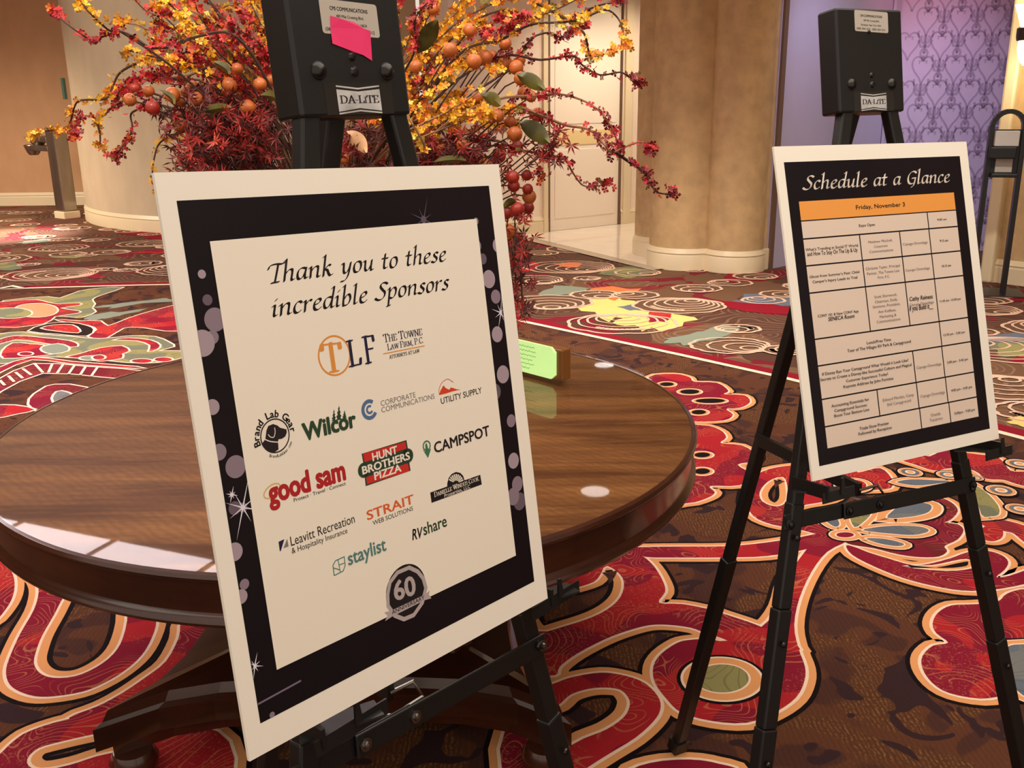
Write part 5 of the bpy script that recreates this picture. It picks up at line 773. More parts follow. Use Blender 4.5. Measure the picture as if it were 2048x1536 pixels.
# floor: two carpets and a strip between them, marble by the door
flo = quad('floor', [(-12, -2, 0), (8, -2, 0), (8, 16, 0), (-12, 16, 0)], M_BROWN, kind='structure')
P2 = lambda z: (lambda x, y: (x, y, z))
bd = [Vector(p) for i, p in enumerate(BORD) if i != len(BORD) - 2]
left_ext = [Vector((-11, 7.4))] + bd
mb = MB()
poly = [(p.x, p.y, 0.0004) for p in left_ext] + [(6.4, -0.6, 0.0004), (7.8, -0.6, 0.0004), (7.8, 15.8, 0.0004), (-11, 15.8, 0.0004)]
mb.ngon(poly)
mb.build('swirl_carpet', M_SWIRL, flo)
bs = smooth_pts([(p.x, p.y, 0) for p in left_ext] + [(4.4, 1.9, 0), (6.4, -0.6, 0)], 3)
mb = MB(); ribbon(mb, bs, 0.055, P2(0.0030)); mb.build('border_stripe', carpet_flat('carpet_wine', (140, 20, 38)), flo)
nb = MB(); off = []
for i, p in enumerate(bs):
    t = (bs[min(i + 1, len(bs) - 1)] - bs[max(i - 1, 0)]).normalized()
    off.append(p + Vector((t.y, -t.x, 0)) * 0.062)
ribbon(nb, off, 0.022, P2(0.0034)); nb.build('border_stripe', M_CREAM, flo)


def curve2(pts, k=3):
    return [(p.x, p.y) for p in smooth_pts([(a, b, 0) for a, b in pts], k, True)]


def fill(mb, pts, z, mi=0):
    mb.ngon([(x, y, z) for x, y in pts], mi)


reds = [curve2(p) for p in RED]
holes = [curve2(p) for p in HOLE]
layers = [('motif_outline', M_BLACK, 0.043, 0.0006), ('motif_outline', M_ORANGE, 0.030, 0.0014), ('motif_outline', M_CREAM, 0.0095, 0.0022)]
for nm, m, hw, z in layers:
    mb = MB()
    for i, p in enumerate(reds):
        ribbon(mb, p, hw, P2(z + i * 0.00003), 0, True)
    mb.build(nm, m, flo)
mb = MB()
for i, p in enumerate(reds):
    fill(mb, p, 0.0029 + i * 0.00003, 1 if i == 6 else 0)
mb.build('motif_fill', [M_RED, M_MAROON], flo)


def shrink(p, d):
    """offset a closed polygon inward by d"""
    area = sum(p[i][0] * p[(i + 1) % len(p)][1] - p[(i + 1) % len(p)][0] * p[i][1] for i in range(len(p)))
    s = 1 if area > 0 else -1
    out = []
    for i in range(len(p)):
        a, b = Vector(p[i - 1]), Vector(p[(i + 1) % len(p)])
        t = (b - a)
        if t.length < 1e-9:
            t = Vector((1, 0))
        t.normalize()
        out.append((p[i][0] - t.y * d * s, p[i][1] + t.x * d * s))
    return out


mb1, mb2, mb3, mb4 = MB(), MB(), MB(), MB()
for i, p in enumerate(holes):
    dz = i * .00002
    ribbon(mb1, p, 0.0085, P2(0.0038 + dz), 0, True)
    xs = [q[0] for q in p]; ys = [q[1] for q in p]
    small = min(max(xs) - min(xs), max(ys) - min(ys)) < 0.12
    k = .45 if small else 1
    fill(mb2, p, 0.0041 + dz)
    fill(mb3, shrink(p, 0.026 * k), 0.0044 + dz)
    if not small:
        fill(mb4, shrink(p, 0.042), 0.0047 + dz)
mb1.build('motif_outline', M_CREAM, flo)
mb2.build('motif_fill', M_ORANGE, flo)
mb3.build('motif_fill', M_BLACK, flo)
mb4.build('motif_fill', M_BROWN, flo)
dm = {'grey': M_GREY, 'olive': M_OLIVE, 'red': M_RED}
ma, mbb, mc, md = MB(), MB(), MB(), MB()
for i, (k, wd, p) in enumerate(DROP):
    p = curve2(p)
    dz = i * .00002
    ribbon(md, p, 0.040 * wd * .8 + .004, P2(0.0042 + dz), 0, True)
    ribbon(ma, p, 0.028 * wd, P2(0.0045 + dz), 0, True)
    ribbon(mbb, p, 0.023 * wd, P2(0.0048 + dz), 0, True)
    ribbon(mc, p, 0.006, P2(0.0051 + dz), 0, True)
md.build('motif_outline', M_BLACK, flo); ma.build('motif_outline', M_CREAM, flo); mbb.build('motif_outline', M_ORANGE, flo); mc.build('motif_outline', M_CREAM, flo)
for key in dm:
    mb = MB()
    for i, (k, wd, p) in enumerate(DROP):
        if k == key:
            fill(mb, curve2(p), 0.0054 + i * .00002)
    mb.build('motif_fill', dm[key], flo)
ec = [(1.0, M_BLACK), (.86, M_CREAM), (.8, M_ORANGE), (.62, M_GREY), (.36, M_CREAM), (.22, M_ORANGE)]
for i, (k, m) in enumerate(ec):
    mb = MB()
    for x, y, r in EYE:
        r = r * 1.15
        fill(mb, [(x + r * k * math.cos(2 * math.pi * j / 20), y + r * k * math.sin(2 * math.pi * j / 20)) for j in range(20)], 0.0056 + i * 0.0002)
    mb.build('motif_eye', m, flo)
# far motifs beyond the table, one layer per entry so overlaps read right
for i, (c, ol, p) in enumerate(FAR):
    m = {'red': M_RED, 'maroon': M_MAROON, 'olive': M_OLIVE, 'grey': M_GREY}.get(c) or carpet_flat('carpet_' + c, FLATC[c])
    p = curve2(p, 2 if ol else 4)
    if not ol:
        rnd = random.Random(i)
        cx_, cy_ = sum(q[0] for q in p) / len(p), sum(q[1] for q in p) / len(p)
        p = [(cx_ + (x - cx_) * f, cy_ + (y - cy_) * f) for (x, y), f in ((q, rnd.uniform(.72, 1.22)) for q in p)]
    mb = MB()
    z = 0.0012 + i * 0.00006
    if ol:
        ribbon(mb, p, 0.013, P2(z - 0.00005), 0, True)
    fill(mb, p, z, 1)
    mb.build('far_motif', [M_CREAM, m], flo)
mb = MB()
for i in range(0, len(RUNG), 2):
    ribbon(mb, RUNG[i:i + 2], 0.008, P2(0.0062))
mb.build('ladder_rungs', M_CREAM, flo)

# shell shaped cloud motifs of nested cream lines over the far carpet
rnd = random.Random(21)
mb = MB()


def beyond(x, y):
    for i in range(len(left_ext) - 1):
        a, b = left_ext[i], left_ext[i + 1]
        if a.x <= x <= b.x:
            return y > a.y + (b.y - a.y) * (x - a.x) / (b.x - a.x) + .12
    return x > left_ext[-1].x and y > left_ext[-1].y


cl = []
tries = 0
while len(cl) < 270 and tries < 12000:
    tries += 1
    y = rnd.uniform(3.8, 14.5)
    x = rnd.uniform(-.62 * y, .62 * y)
    r = rnd.uniform(.16, .42) if len(cl) < 90 else rnd.uniform(.09, .22)
    if not all(beyond(x + r * math.cos(a), y + r * math.sin(a)) for a in (0, 1.57, 3.14, 4.71, 5.5, 2.4)) or any(math.hypot(x - c[0], y - c[1]) < (r + c[2]) * .84 for c in cl):
        continue
    cl.append((x, y, r))
for i, (x, y, r) in enumerate(cl):
    z = .0046 + i * .000008
    di = rnd.uniform(0, 6.28)
    nlob = rnd.randint(7, 12)
    ks = max(3, int(r / .055))
    cover = rnd.random() < .55
    for k in range(ks):
        rk = r * (1 - k / ks)
        ox, oy = x + math.cos(di) * (r - rk) * .75, y + math.sin(di) * (r - rk) * .75
        amp = .06 if k == 0 else .03
        pts = [(ox + rk * (1 + amp * abs(math.sin(a * nlob / 2))) * math.cos(a), oy + rk * (.8 + amp * abs(math.sin(a * nlob / 2))) * math.sin(a)) for a in [2 * math.pi * q / 48 for q in range(48)]]
        if k == 0 and cover:
            mb.ngon([(a_, b_, z - .000004) for a_, b_ in pts], 1)
        ribbon(mb, pts, .0085 if k else .012, P2(z + k * .000001), 0, True)
    if rnd.random() < .6:
        for q in range(10):
            a = di + math.pi + (q - 5) * .16
            px_, py_ = x + r * .62 * math.cos(a), y + r * .5 * math.sin(a)
            mb.ngon([(px_ + .022 * math.cos(t), py_ + .022 * math.sin(t), z + .00003) for t in (0, 1.05, 2.1, 3.14, 4.2, 5.2)], 0)
mb.build('cloud_motif', [carpet_flat('carpet_pale', (222, 184, 158)), carpet_flat('carpet_taupe', (104, 76, 58))], flo, kind='stuff')

# marble and its stone edge
quad('marble_slab', [(-1.3, 9.9 + 2.66, .008), (-.6, 12.6, .008), (0.17, 11.3, .008), (1.36, 9.12, .008), (3.2, 9.9, .008), (3.2, 15, .008), (-1.3, 15, .008)][2:7] + [(-1.3, 13.9, .008)], M_MARBLE, flo)
mb = MB()
a, b = Vector((-0.35, 12.2)), Vector((1.42, 9.0))
t = (b - a).normalized(); nn = Vector((t.y, -t.x))
mb.add([(*(a), .010), (*(b), .010), (*(b - nn * -.14), .010), (*(a - nn * -.14), .010)], [(0, 1, 2, 3)])
mb.build('stone_threshold', M_SILL, flo)

BASEP = [(0.0, 0), (0.022, 0), (0.022, .13), (0.016, .145), (0.024, .158), (0.016, .172), (0.006, .19), (0, .2)]


def wall(name, a, b, m, z1=CEIL, base=True, thick=0.1, bname=None):
    """vertical wall from floor point a to b; room on the right hand side of a->b looking down"""
    a, b = Vector(a), Vector(b)
    t = (b - a).normalized()
    n = Vector((t.y, -t.x))
    back = -n * thick
    mb = MB()
    vs = [(*p, z) for p in (a, b, b + back, a + back) for z in (0, z1)]
    mb.add(vs, [(0, 2, 3, 1), (2, 4, 5, 3), (4, 6, 7, 5), (6, 0, 1, 7)])
    o = mb.build(name, m, kind='structure')
    if base:
        mb = MB()
        P = len(BASEP)
        vs = [(p.x + n.x * r, p.y + n.y * r, z) for p in (a, b) for r, z in BASEP]
        mb.add(vs, [(k, P + k, P + k + 1, k + 1) for k in range(P - 1)])
        mb.build('baseboard_' + (bname or name.replace('wall_', '')), M_TRIM, kind='structure')
    return o


wall('wall_far_left', (-11.5, 15.42), (-5.0, 15.45), M_WALL_TAN)
# big convex suede wall
CC, CR = Vector((-3.1, 14.75)), 2.98
mb = MB(); mb.lathe((CC.x, CC.y, 0), [(CR, 0), (CR, CEIL)], 64, 0, None, 178, 312)
mb.build('wall_curved', M_WALL_CURVE, kind='structure')
mb = MB(); mb.lathe((CC.x, CC.y, 0), [(CR + r, z) for r, z in BASEP], 64, 0, None, 178, 312)
mb.build('baseboard_curved', M_TRIM, kind='structure')
# wall with the recessed panel door
dv = Vector((.89, .605)).normalized()
dn = Vector((dv.y, -dv.x))
A0 = Vector((0.46, 11.64))


def dp(s, out=0.0):
    q = A0 + dv * s + dn * out
    return q


wall('wall_alcove', dp(-1.25), dp(-0.02), M_WALL_ALC, bname='alcove_left')
wall('wall_alcove_right', dp(1.10), dp(3.2), M_WALL_ALC, bname='alcove_right')
wall('wall_alcove_return', (-1.1, 13.0), dp(-1.25), M_WALL_ALC, base=False)
DW = (dp(1.08) - dp(0)).length


def panel(mb, s0, s1, z0, z1, o0, o1, mi=0):
    vs = [(*dp(s, o), z) for s in (s0, s1) for o in (o0, o1) for z in (z0, z1)]
    mb.add(vs, [(0, 1, 3, 2), (4, 6, 7, 5), (0, 4, 5, 1), (2, 3, 7, 6), (0, 2, 6, 4), (1, 5, 7, 3)], mi)


mb = MB(); panel(mb, 0.0, 1.08, 0.012, CEIL, -.06, -.02)
door = mb.build('door_1', M_DOOR, kind='structure')
mb = MB(); panel(mb, 0.12, 1.0, 1.0, 1.17, -.03, -.012); bev(mb.build('door_rail', M_DOOR_BAND, door))
mb = MB(); panel(mb, 0.10, 1.02, 1.24, 2.9, -.03, -.014); bev(mb.build('door_panel', M_DOOR, door))
mb = MB(); panel(mb, 0.10, 1.02, 0.15, 0.95, -.03, -.014); bev(mb.build('door_panel', M_DOOR, door))
for s0, s1, o in ((-.09, -.03, .03), (-.02, .012, .012), (1.084, 1.098, .012), (1.13, 1.24, .03)):
    mb = MB(); panel(mb, s0, s1, 0, CEIL, -.05, o)
    mb.build('trim_door', M_TRIM if s1 - s0 > .04 else M_TRIM_DK, kind='structure')
# clover pillar
mb = MB()
lob = [((1.66, 9.27), .335), ((2.07, 9.02), .27), ((1.60, 9.95), .33), ((2.2, 9.6), .4)]
for c, r in lob:
    mb.lathe((*c, 0), [(r, 0), (r, CEIL)], 48)
pil = mb.build('wall_pillar', M_COLUMN, kind='structure')
mb = MB()
for c, r in lob[:3]:
    mb.lathe((*c, 0), [(r + a_, z) for a_, z in BASEP], 48)
mb.build('baseboard_pillar', M_TRIM, kind='structure')
mb = MB(); mb.box((2.25, 8.99, CEIL / 2), (0.2, 0.2, CEIL), (Vector((.8, .6, 0)), Vector((-.6, .8, 0)), Vector((0, 0, 1))))
mb.build('wall_pilaster', M_COLUMN, kind='structure')
mb = MB(); mb.box((2.26, 8.985, .1), (0.24, 0.23, .2), (Vector((.8, .6, 0)), Vector((-.6, .8, 0)), Vector((0, 0, 1))))
bev(mb.build('baseboard_pilaster', M_TRIM, kind='structure'), .012)
# lilac alcove
wall('wall_plain_lilac', (2.36, 8.93), (3.80, 10.10), M_LAV, base=False)
mb = MB(); mb.box((2.39, 8.955, CEIL / 2), (0.055, 0.05, CEIL), (Vector((.78, .63, 0)), Vector((-.63, .78, 0)), Vector((0, 0, 1))))
mb.build('trim_alcove', M_TRIM_DK, kind='structure')
mb = MB(); mb.box((3.76, 10.03, CEIL / 2), (0.09, 0.03, CEIL), (Vector((.78, .63, 0)), Vector((-.63, .78, 0)), Vector((0, 0, 1))))
mb.build('trim_alcove_corner', M_LAV, kind='structure')
wp = wall('wall_damask', (3.80, 10.10), (6.4, 9.55), M_PAPER, base=False)
wt = Vector((2.6, -.55)).normalized(); wn = Vector((wt.y, -wt.x))


def wput(x, z):
    q = Vector((3.80, 10.10)) + wt * x + wn * 0.002
    return (q.x, q.y, z)


SC = .84
heart = [(0, -.17), (.03, -.10), (.09, -.02), (.115, .05), (.10, .11), (.06, .135), (.02, .12), (0, .085)]
orn = [[(0, -.10), (.012, -.05), (0, 0)], [(0, .0), (.035, .03), (.05, .07), (.035, .10)], [(.0, -.02), (.045, -.02), (.06, .02), (.075, .05)],
       [(0, .02), (.012, .06), (0, .11)], [(.02, -.05), (.04, -.09), (.03, -.14)], [(.07, .08), (.085, .12), (.075, .155)], [(0, -.12), (.015, -.15), (0, -.18)]]
mb = MB()
for row in range(14):
    for cc in range(9):
        cx = .12 + cc * .30 + (row % 2) * .15
        cz = .2 + row * .225
        if cz > CEIL - .2 or cx > 2.5:
            continue
        for sg in (-1, 1):
            ribbon(mb, [(cx + sg * p.x * SC, cz + p.y * SC) for p in smooth_pts([(a, b, 0) for a, b in heart], 3)], .0085, wput)
            ribbon(mb, [(cx + sg * x, cz + z) for x, z in [(.01, .07), (.035, .075), (.03, .045)]], .005, wput)
            for st in orn:
                ribbon(mb, [(cx + .15 + sg * x * SC, cz + z * SC) for x, z in st], .0105, wput)
mb.build('damask_figure', M_PAPER_INK, wp, kind='stuff')
# right hand wall with its trim and wall lamp
wall('wall_right', (4.10, 8.22), (5.6, 6.55), M_COLUMN, bname='right')
mb = MB()
rtv = Vector((1.5, -1.67)).normalized()
mb.box((4.085, 8.235, CEIL / 2), (0.10, 0.16, CEIL), (Vector((rtv.x, rtv.y, 0)), Vector((-rtv.y, rtv.x, 0)), Vector((0, 0, 1))))
bev(mb.build('trim_right_end', M_TRIM, kind='structure'), .02)
wall('wall_right_side', (7.6, 9.0), (7.6, -1.5), M_WALL_CURVE, base=False)
wall('wall_left_side', (-11.5, -1.5), (-11.5, 15.4), M_WALL_TAN, base=False)
quad('ceiling', [(-12, -0.3, CEIL), (-12, 16, CEIL), (8, 16, CEIL), (8, -0.3, CEIL)], M_CEIL, kind='structure')

# ================================================================== CEILING LIGHTS
M_DISC = mat('lamp_lens', (255, 246, 240), 0.4, emit=3.6)
M_PANE = mat('light_panel_diffuser', (255, 238, 240), 0.4, emit=5.5)
M_MULL = mat('light_panel_bar', (220, 180, 140), 0.6)
spots = [(1.09, 11.1, 'recessed round downlight in the ceiling in front of the alcove door'), (0.66, 7.29, 'recessed round downlight in the ceiling between table and pillar')]
for x, y, lb in spots:
    t_ = thing('recessed_downlight', (x, y, CEIL), lb, 'ceiling light', 'round downlights in the ceiling')
    mb = MB(); mb.lathe((x, y, CEIL - .012), [(0.0, 0), (.115, 0)], 32); mb.build('lens', M_DISC, t_)
    mb = MB(); mb.lathe((x, y, CEIL - .014), [(.115, 0), (.15, 0), (.152, .014)], 32); mb.build('trim_ring', M_TRIM, t_)
pe = Vector((3.2, -1.3)).normalized(); pn = Vector((-pe.y, pe.x))
p0 = Vector((-4.55, 7.12)) - pn * 1.7
t_ = thing('ceiling_light_panel', (p0.x, p0.y, CEIL), 'large glowing white ceiling light panel with slim bars, mirrored in the table glass', 'ceiling light')
ax3 = (Vector((pe.x, pe.y, 0)), Vector((pn.x, pn.y, 0)), Vector((0, 0, 1)))
for i in range(5):
    c = p0 + pe * (.45 + .9 * i) + pn * .85
    mb = MB(); mb.box((c.x, c.y, CEIL - .02), (.86, 1.7, .02), ax3); mb.build('diffuser', M_PANE, t_)
for i in range(6):
    c = p0 + pe * (.9 * i) + pn * .85
    mb = MB(); mb.box((c.x, c.y, CEIL - .02), (.045, 1.75, .035), ax3); mb.build('bar', M_MULL, t_)

# ================================================================== FAR THINGS
t_ = thing('drinking_fountain', (-6.16, 13.70, 0), 'brushed steel drinking fountain with two basins beside the curved wall', 'fountain')
M_STEEL = mat('brushed_steel', (150, 138, 126), 0.32, 0.9, noise=(8, .15, (1, 1, .2)))
fx = Vector((0.80, -0.60, 0)); fy = Vector((.6, .8, 0)); fz = Vector((0, 0, 1))
FC = Vector((-6.16, 13.70, 0))
mb = MB(); mb.box(FC + Vector((0, 0, .05)), (.26, .24, .10), (fx, fy, fz)); bev(mb.build('plinth', M_TRIM, t_), .01)
mb = MB(); mb.box(FC + Vector((0, 0, .66)), (.22, .20, 1.12), (fx, fy, fz)); bev(mb.build('cabinet', M_STEEL, t_), .015)
for dz, ln in ((1.06, .42), (.94, .58)):
    c = FC - fx * (.12 + ln / 2) + Vector((0, 0, dz))
    mb = MB(); mb.box(c, (ln, .18, .075), (fx, fy, fz)); ar = mb.build('basin_arm', M_STEEL, t_); bev(ar, .02, 3)
    e = FC - fx * (.08 + ln) + Vector((0, 0, dz))
    mb = MB(); mb.lathe(e, [(0, -.10), (.06, -.10), (.09, -.06), (.12, .03), (.115, .04), (.09, .02), (.04, -.01), (0, -.01)], 32); mb.build('basin', M_STEEL, t_)
    mb = MB(); mb.tube([e + Vector((.05, 0, .02)), e + Vector((.05, 0, .08)), e + Vector((.02, 0, .10))], .018, 8); mb.build('spout', M_CHROME, t_)
mb = MB(); mb.box((-5.86, 13.45, 1.72), (.05, .04, .27), (fx, fy, fz))
o = bev(mb.build('wall_tag', mat('green_plastic', (60, 92, 78), .5), org=(-5.86, 13.45, 1.72)), .004)
o['label'] = 'small dark green plate high on the edge of the curved wall'; o['category'] = 'wall plate'

# hand sanitiser stand
SB = Vector((3.83, 7.72, 0))
t_ = thing('sanitizer_stand', SB, 'black arched hand sanitizer stand before the right wall', 'dispenser stand')
su = Vector((.96, -.28, 0)).normalized(); sv = Vector((.28, .96, 0)).normalized()
mb = MB(); mb.box(SB + Vector((0.05, 0, .008)), (.44, .36, .016), (su, sv, fz)); bev(mb.build('base_plate', M_BLACK_METAL, t_), .005)
arc = [SB - su * .115 + Vector((0, 0, .01)), SB - su * .115 + Vector((0, 0, 1.27))] + \
      [SB + su * (-.115 * math.cos(R(a))) + Vector((0, 0, 1.29 + .125 * math.sin(R(a)))) for a in range(10, 180, 17)] + \
      [SB + su * .115 + Vector((0, 0, 1.27)), SB + su * .115 + Vector((0, 0, .01))]
mb = MB()
for i in range(len(arc) - 1):
    mb.bar(arc[i], arc[i + 1], .07, .034, sv)
mb.build('arch_tube', M_BLACK_METAL, t_)
mb = MB(); mb.box(SB + Vector((0, 0, 1.10)), (.20, .02, .36), (su, sv, fz)); mb.build('back_plate', M_BLACK_EDGE, t_)
mb = MB(); mb.box(SB - sv * .05 - su * .01 + Vector((0, 0, 1.215)), (.17, .07, .115), (su, sv, fz)); bev(mb.build('sign_card', mat('card_white', (206, 200, 194), .4), t_), .006)
mb = MB(); mb.box(SB - sv * .06 - su * .03 + Vector((0, 0, 1.11)), (.19, .10, .09), (su, sv, fz)); bev(mb.build('dispenser', M_BLACK_EDGE, t_), .01)
mb = MB(); mb.box(SB - sv * .015 + Vector((0, 0, 1.01)), (.12, .012, .10), (su, sv, fz)); mb.build('splash_plate', mat('pale_plastic', (190, 178, 166), .5), t_)
mb = MB(); mb.box(SB - sv * .05 + Vector((0, 0, .94)), (.19, .12, .03), (su, sv, fz)); bev(mb.build('drip_tray', M_BLACK_EDGE, t_), .008)

# wall lamp
LC = Vector((4.00, 7.86, 1.93))
t_ = thing('wall_sconce', LC, 'glowing glass wall sconce with a dark metal band on the right wall', 'wall lamp')
M_GLOW = mat('lamp_glass', (255, 240, 190), .4, emit=5.0)
mb = MB(); mb.lathe(LC, [(0, -.19), (.05, -.18), (.085, -.13), (.10, -.05), (.095, .0)], 24); mb.build('lower_shade', M_GLOW, t_)
mb = MB(); mb.lathe(LC, [(.112, .0), (.118, .03), (.118, .09), (.10, .10)], 24); mb.build('metal_band', mat('sconce_band', (70, 56, 44), .4, .6), t_)
mb = MB(); mb.lathe(LC, [(.095, .10), (.12, .18), (.15, .26)], 24); mb.build('upper_shade', M_GLOW, t_)
mb = MB(); mb.bar(LC + Vector((0, 0, .05)), LC + Vector((.28, .24, .05)), .05, .05, (0, 0, 1)); mb.build('wall_arm', M_BLACK_METAL, t_)
lamp('sconce_bulb', 'POINT', (LC.x - .06, LC.y - .09, LC.z - .24), 7, (1.0, .80, .5), .06)
lamp('sconce_bulb_top', 'POINT', (LC.x - .04, LC.y - .06, LC.z + .30), 5, (1.0, .80, .5), .06)

# ================================================================== TABLE
TC = Vector((-0.43, 2.518, 0)); TR = 0.91
t_ = thing('round_table', TC, 'large round dark wood pedestal table with a glass top holding the flowers', 'table')
mb = MB(); mb.lathe(TC, [(0, .755), (TR - .002, .755), (TR, .752), (TR, .7475), (TR - .002, .7455), (0, .7455)], 128)
mb.build('glass_top', M_GLASS, t_)
mb = MB(); mb.lathe(TC, [(0, .7435), (TR - .012, .7435), (TR - .004, .7415)], 128); mb.build('wood_top', M_WOOD_TOP, t_)
mb = MB(); mb.lathe(TC, [(TR - .006, .7445), (TR + .004, .742), (TR + .008, .735), (TR + .006, .728), (TR - .002, .722), (TR - .004, .66), (TR, .655), (TR + .006, .650), (TR + .008, .642), (TR + .004, .634), (TR - .012, .630), (TR - .05, .630), (TR - .05, .70)], 128)
mb.build('apron', M_WOOD_DK, t_)
mb = MB(); mb.lathe(TC, [(0, .70), (TR - .05, .70)], 64); mb.build('underside', M_WOOD_DK, t_)
mb = MB(); mb.lathe(TC, [(.20, .20), (.22, .24), (.17, .30), (.20, .42), (.26, .52), (.28, .60), (.34, .64), (.36, .70)], 48); mb.build('pedestal_column', M_WOOD_DK, t_)
# concave sided base with four bun feet
hb = .56
mb = MB()
ring = []
for q in range(4):
    for i in range(9):
        s_ = -1 + 2 * i / 9
        x, y = s_ * hb, -hb + .13 * (1 - s_ ** 4)
        a = q * math.pi / 2
        ring.append((x * math.cos(a) - y * math.sin(a), x * math.sin(a) + y * math.cos(a)))
lev = [(.86, .07), (.95, .07), (.95, .10), (1.0, .105), (1.0, .165), (.97, .175), (.95, .20), (.5, .215), (.1, .22)]
vs = []
for k, z in lev:
    vs += [(TC.x + x * k, TC.y + y * k, z) for x, y in ring]
N = len(ring)
mb.add(vs, [(j * N + i, j * N + (i + 1) % N, (j + 1) * N + (i + 1) % N, (j + 1) * N + i) for j in range(len(lev) - 1) for i in range(N)] + [tuple(range(N - 1, -1, -1))])
mb.build('base_platform', M_WOOD_DK, t_)
for sx in (-1, 1):
    for sy in (-1, 1):
        c = TC + Vector((sx * .50, sy * .50, 0))
        mb = MB(); mb.lathe(c, [(0, 0), (.035, 0), (.055, .025), (.058, .045), (.045, .07), (0, .072)], 24); mb.build('bun_foot', M_WOOD_DK, t_)
        d = Vector((sx, sy, 0)).normalized(); sd = Vector((-d.y, d.x, 0))
        prof = [(.12, .66, .10), (.62, .655, .10), (.62, .60, .10), (.58, .52, .09), (.60, .45, .085), (.57, .42, .08), (.46, .40, .08), (.40, .33, .075), (.42, .20, .075), (.2, .20, .075), (.12, .45, .08)]
        mb = MB()
        vs = [TC + d * r_ + sd * (w_ * e) + Vector((0, 0, z_)) for e in (-.5, .5) for r_, z_, w_ in prof]
        n_ = len(prof)
        mb.add(vs, [tuple(range(n_)), tuple(range(2 * n_ - 1, n_ - 1, -1))] + [(i, n_ + i, n_ + (i + 1) % n_, (i + 1) % n_) for i in range(n_)])
        br_ = mb.build('console_leg', M_WOOD_DK, t_)
        bev(br_, .008)
        mb = MB(); mb.lathe(TC + d * .56 + Vector((0, 0, .40)), [(0, -.035), (.03, -.03), (.048, -.005), (.04, .02), (.03, .03)], 20); mb.build('turned_bead', M_WOOD_DK, t_)

# sign block on the table, its green card slightly emissive
g0 = Vector((-.045, 2.985, .7555)); g1 = Vector((.135, 2.80, .7555))
gu = (g1 - g0).normalized(); gn = Vector((-gu.y, gu.x, 0)); gn = gn if gn.y > 0 else -gn
t_ = thing('block_sign', g0, 'small wooden block sign with a glowing green card at the back of the table', 'sign')
gc = (g0 + g1) / 2
mb = MB(); mb.box(gc + gn * .022 + gu * .022 + Vector((0, 0, .050)), (.25, .04, .094), (gu, gn, fz)); bev(mb.build('block', mat('block_wood', (132, 82, 36), .35), t_), .004)
W2 = (g1 - g0).length / 2 - .004
oc = [(-W2, .018), (-W2 + .016, .004), (W2 - .016, .004), (W2, .018), (W2, .088), (W2 - .016, .102), (-W2 + .016, .102), (-W2, .088)]
M_GCARD = mat('green_card', (205, 250, 160), .5, emit=.42)
mb = MB(); fr_ = [gc + gu * x + Vector((0, 0, z)) - gn * .006 for x, z in oc]; bk_ = [v + gn * .008 for v in fr_]
mb.add(fr_ + bk_, [tuple(range(8)), tuple(range(15, 7, -1))] + [(i, 8 + i, 8 + (i + 1) % 8, (i + 1) % 8) for i in range(8)])
cardo = mb.build('card', M_GCARD, t_)
mb = MB()
random.seed(5)
for i in range(6):
    zz = .088 - i * .0135
    x0_ = -.045 + random.uniform(-.008, .008); x1_ = .04 + random.uniform(-.02, .015)
    pts = []
    k_ = 22
    for j in range(k_):
        pts.append((x0_ + (x1_ - x0_) * j / k_, zz + .0022 * math.sin(j * 2.3 + i) + .001 * math.sin(j * 5.1)))
    ribbon(mb, pts, .0007, lambda x, z: gc + gu * x + Vector((0, 0, z)) - gn * .0066)
mb.build('writing', mat('green_ink', (112, 176, 110), .6), cardo)

# ================================================================== BOARDS
def board_frame(B):
    yaw, lean, tw = B['yaw'], B['lean'], B['tw']
    u = Vector((math.cos(yaw), math.sin(yaw), 0)); n = Vector((-math.sin(yaw), math.cos(yaw), 0))
    v = Vector((0, 0, 1)) * math.cos(lean) + n * math.sin(lean)
    U = u * math.cos(tw) + v * math.sin(tw); V = -u * math.sin(tw) + v * math.cos(tw)
    Nn = U.cross(V).normalized()          # towards the viewer when U right, V up -> points at the camera side
    if Nn.dot(Vector((0, 0, CAM['H'])) - Vector(B['c'])) < 0:
        Nn = -Nn
    return Vector(B['c']), U, V, Nn


def make_board(B, name, label):
    c, U, V, Nn = board_frame(B)
    Wd, H_ = 560.0, B['h'] * 1000

    def put(x, y, z=0.0):
        return c + U * (x / 1000) + V * (y / 1000) + Nn * (z / 1000)
    t = thing(name, XF(c), label, 'poster board')
    mb = MB()
    vs = [put(x, y, z) for z in (0, -5) for x, y in ((0, 0), (Wd, 0), (Wd, H_), (0, H_))]
    mb.add(vs, [(0, 1, 2, 3), (7, 6, 5, 4), (0, 4, 5, 1), (1, 5, 6, 2), (2, 6, 7, 3), (3, 7, 4, 0)])
    mb.build('foam_board', M_BOARD, t)
    return t, put, (c, U, V, Nn)


def rectf(mb, put, x0, y0, x1, y1, z, mi=0):
    mb.add([put(x0, y0, z), put(x1, y0, z), put(x1, y1, z), put(x0, y1, z)], [(0, 1, 2, 3)], mi)




def lay(B):
    o, n_ = Vector(B['c']), Vector(B['c2'])
    return lambda p: n_ + (p - o) * KS


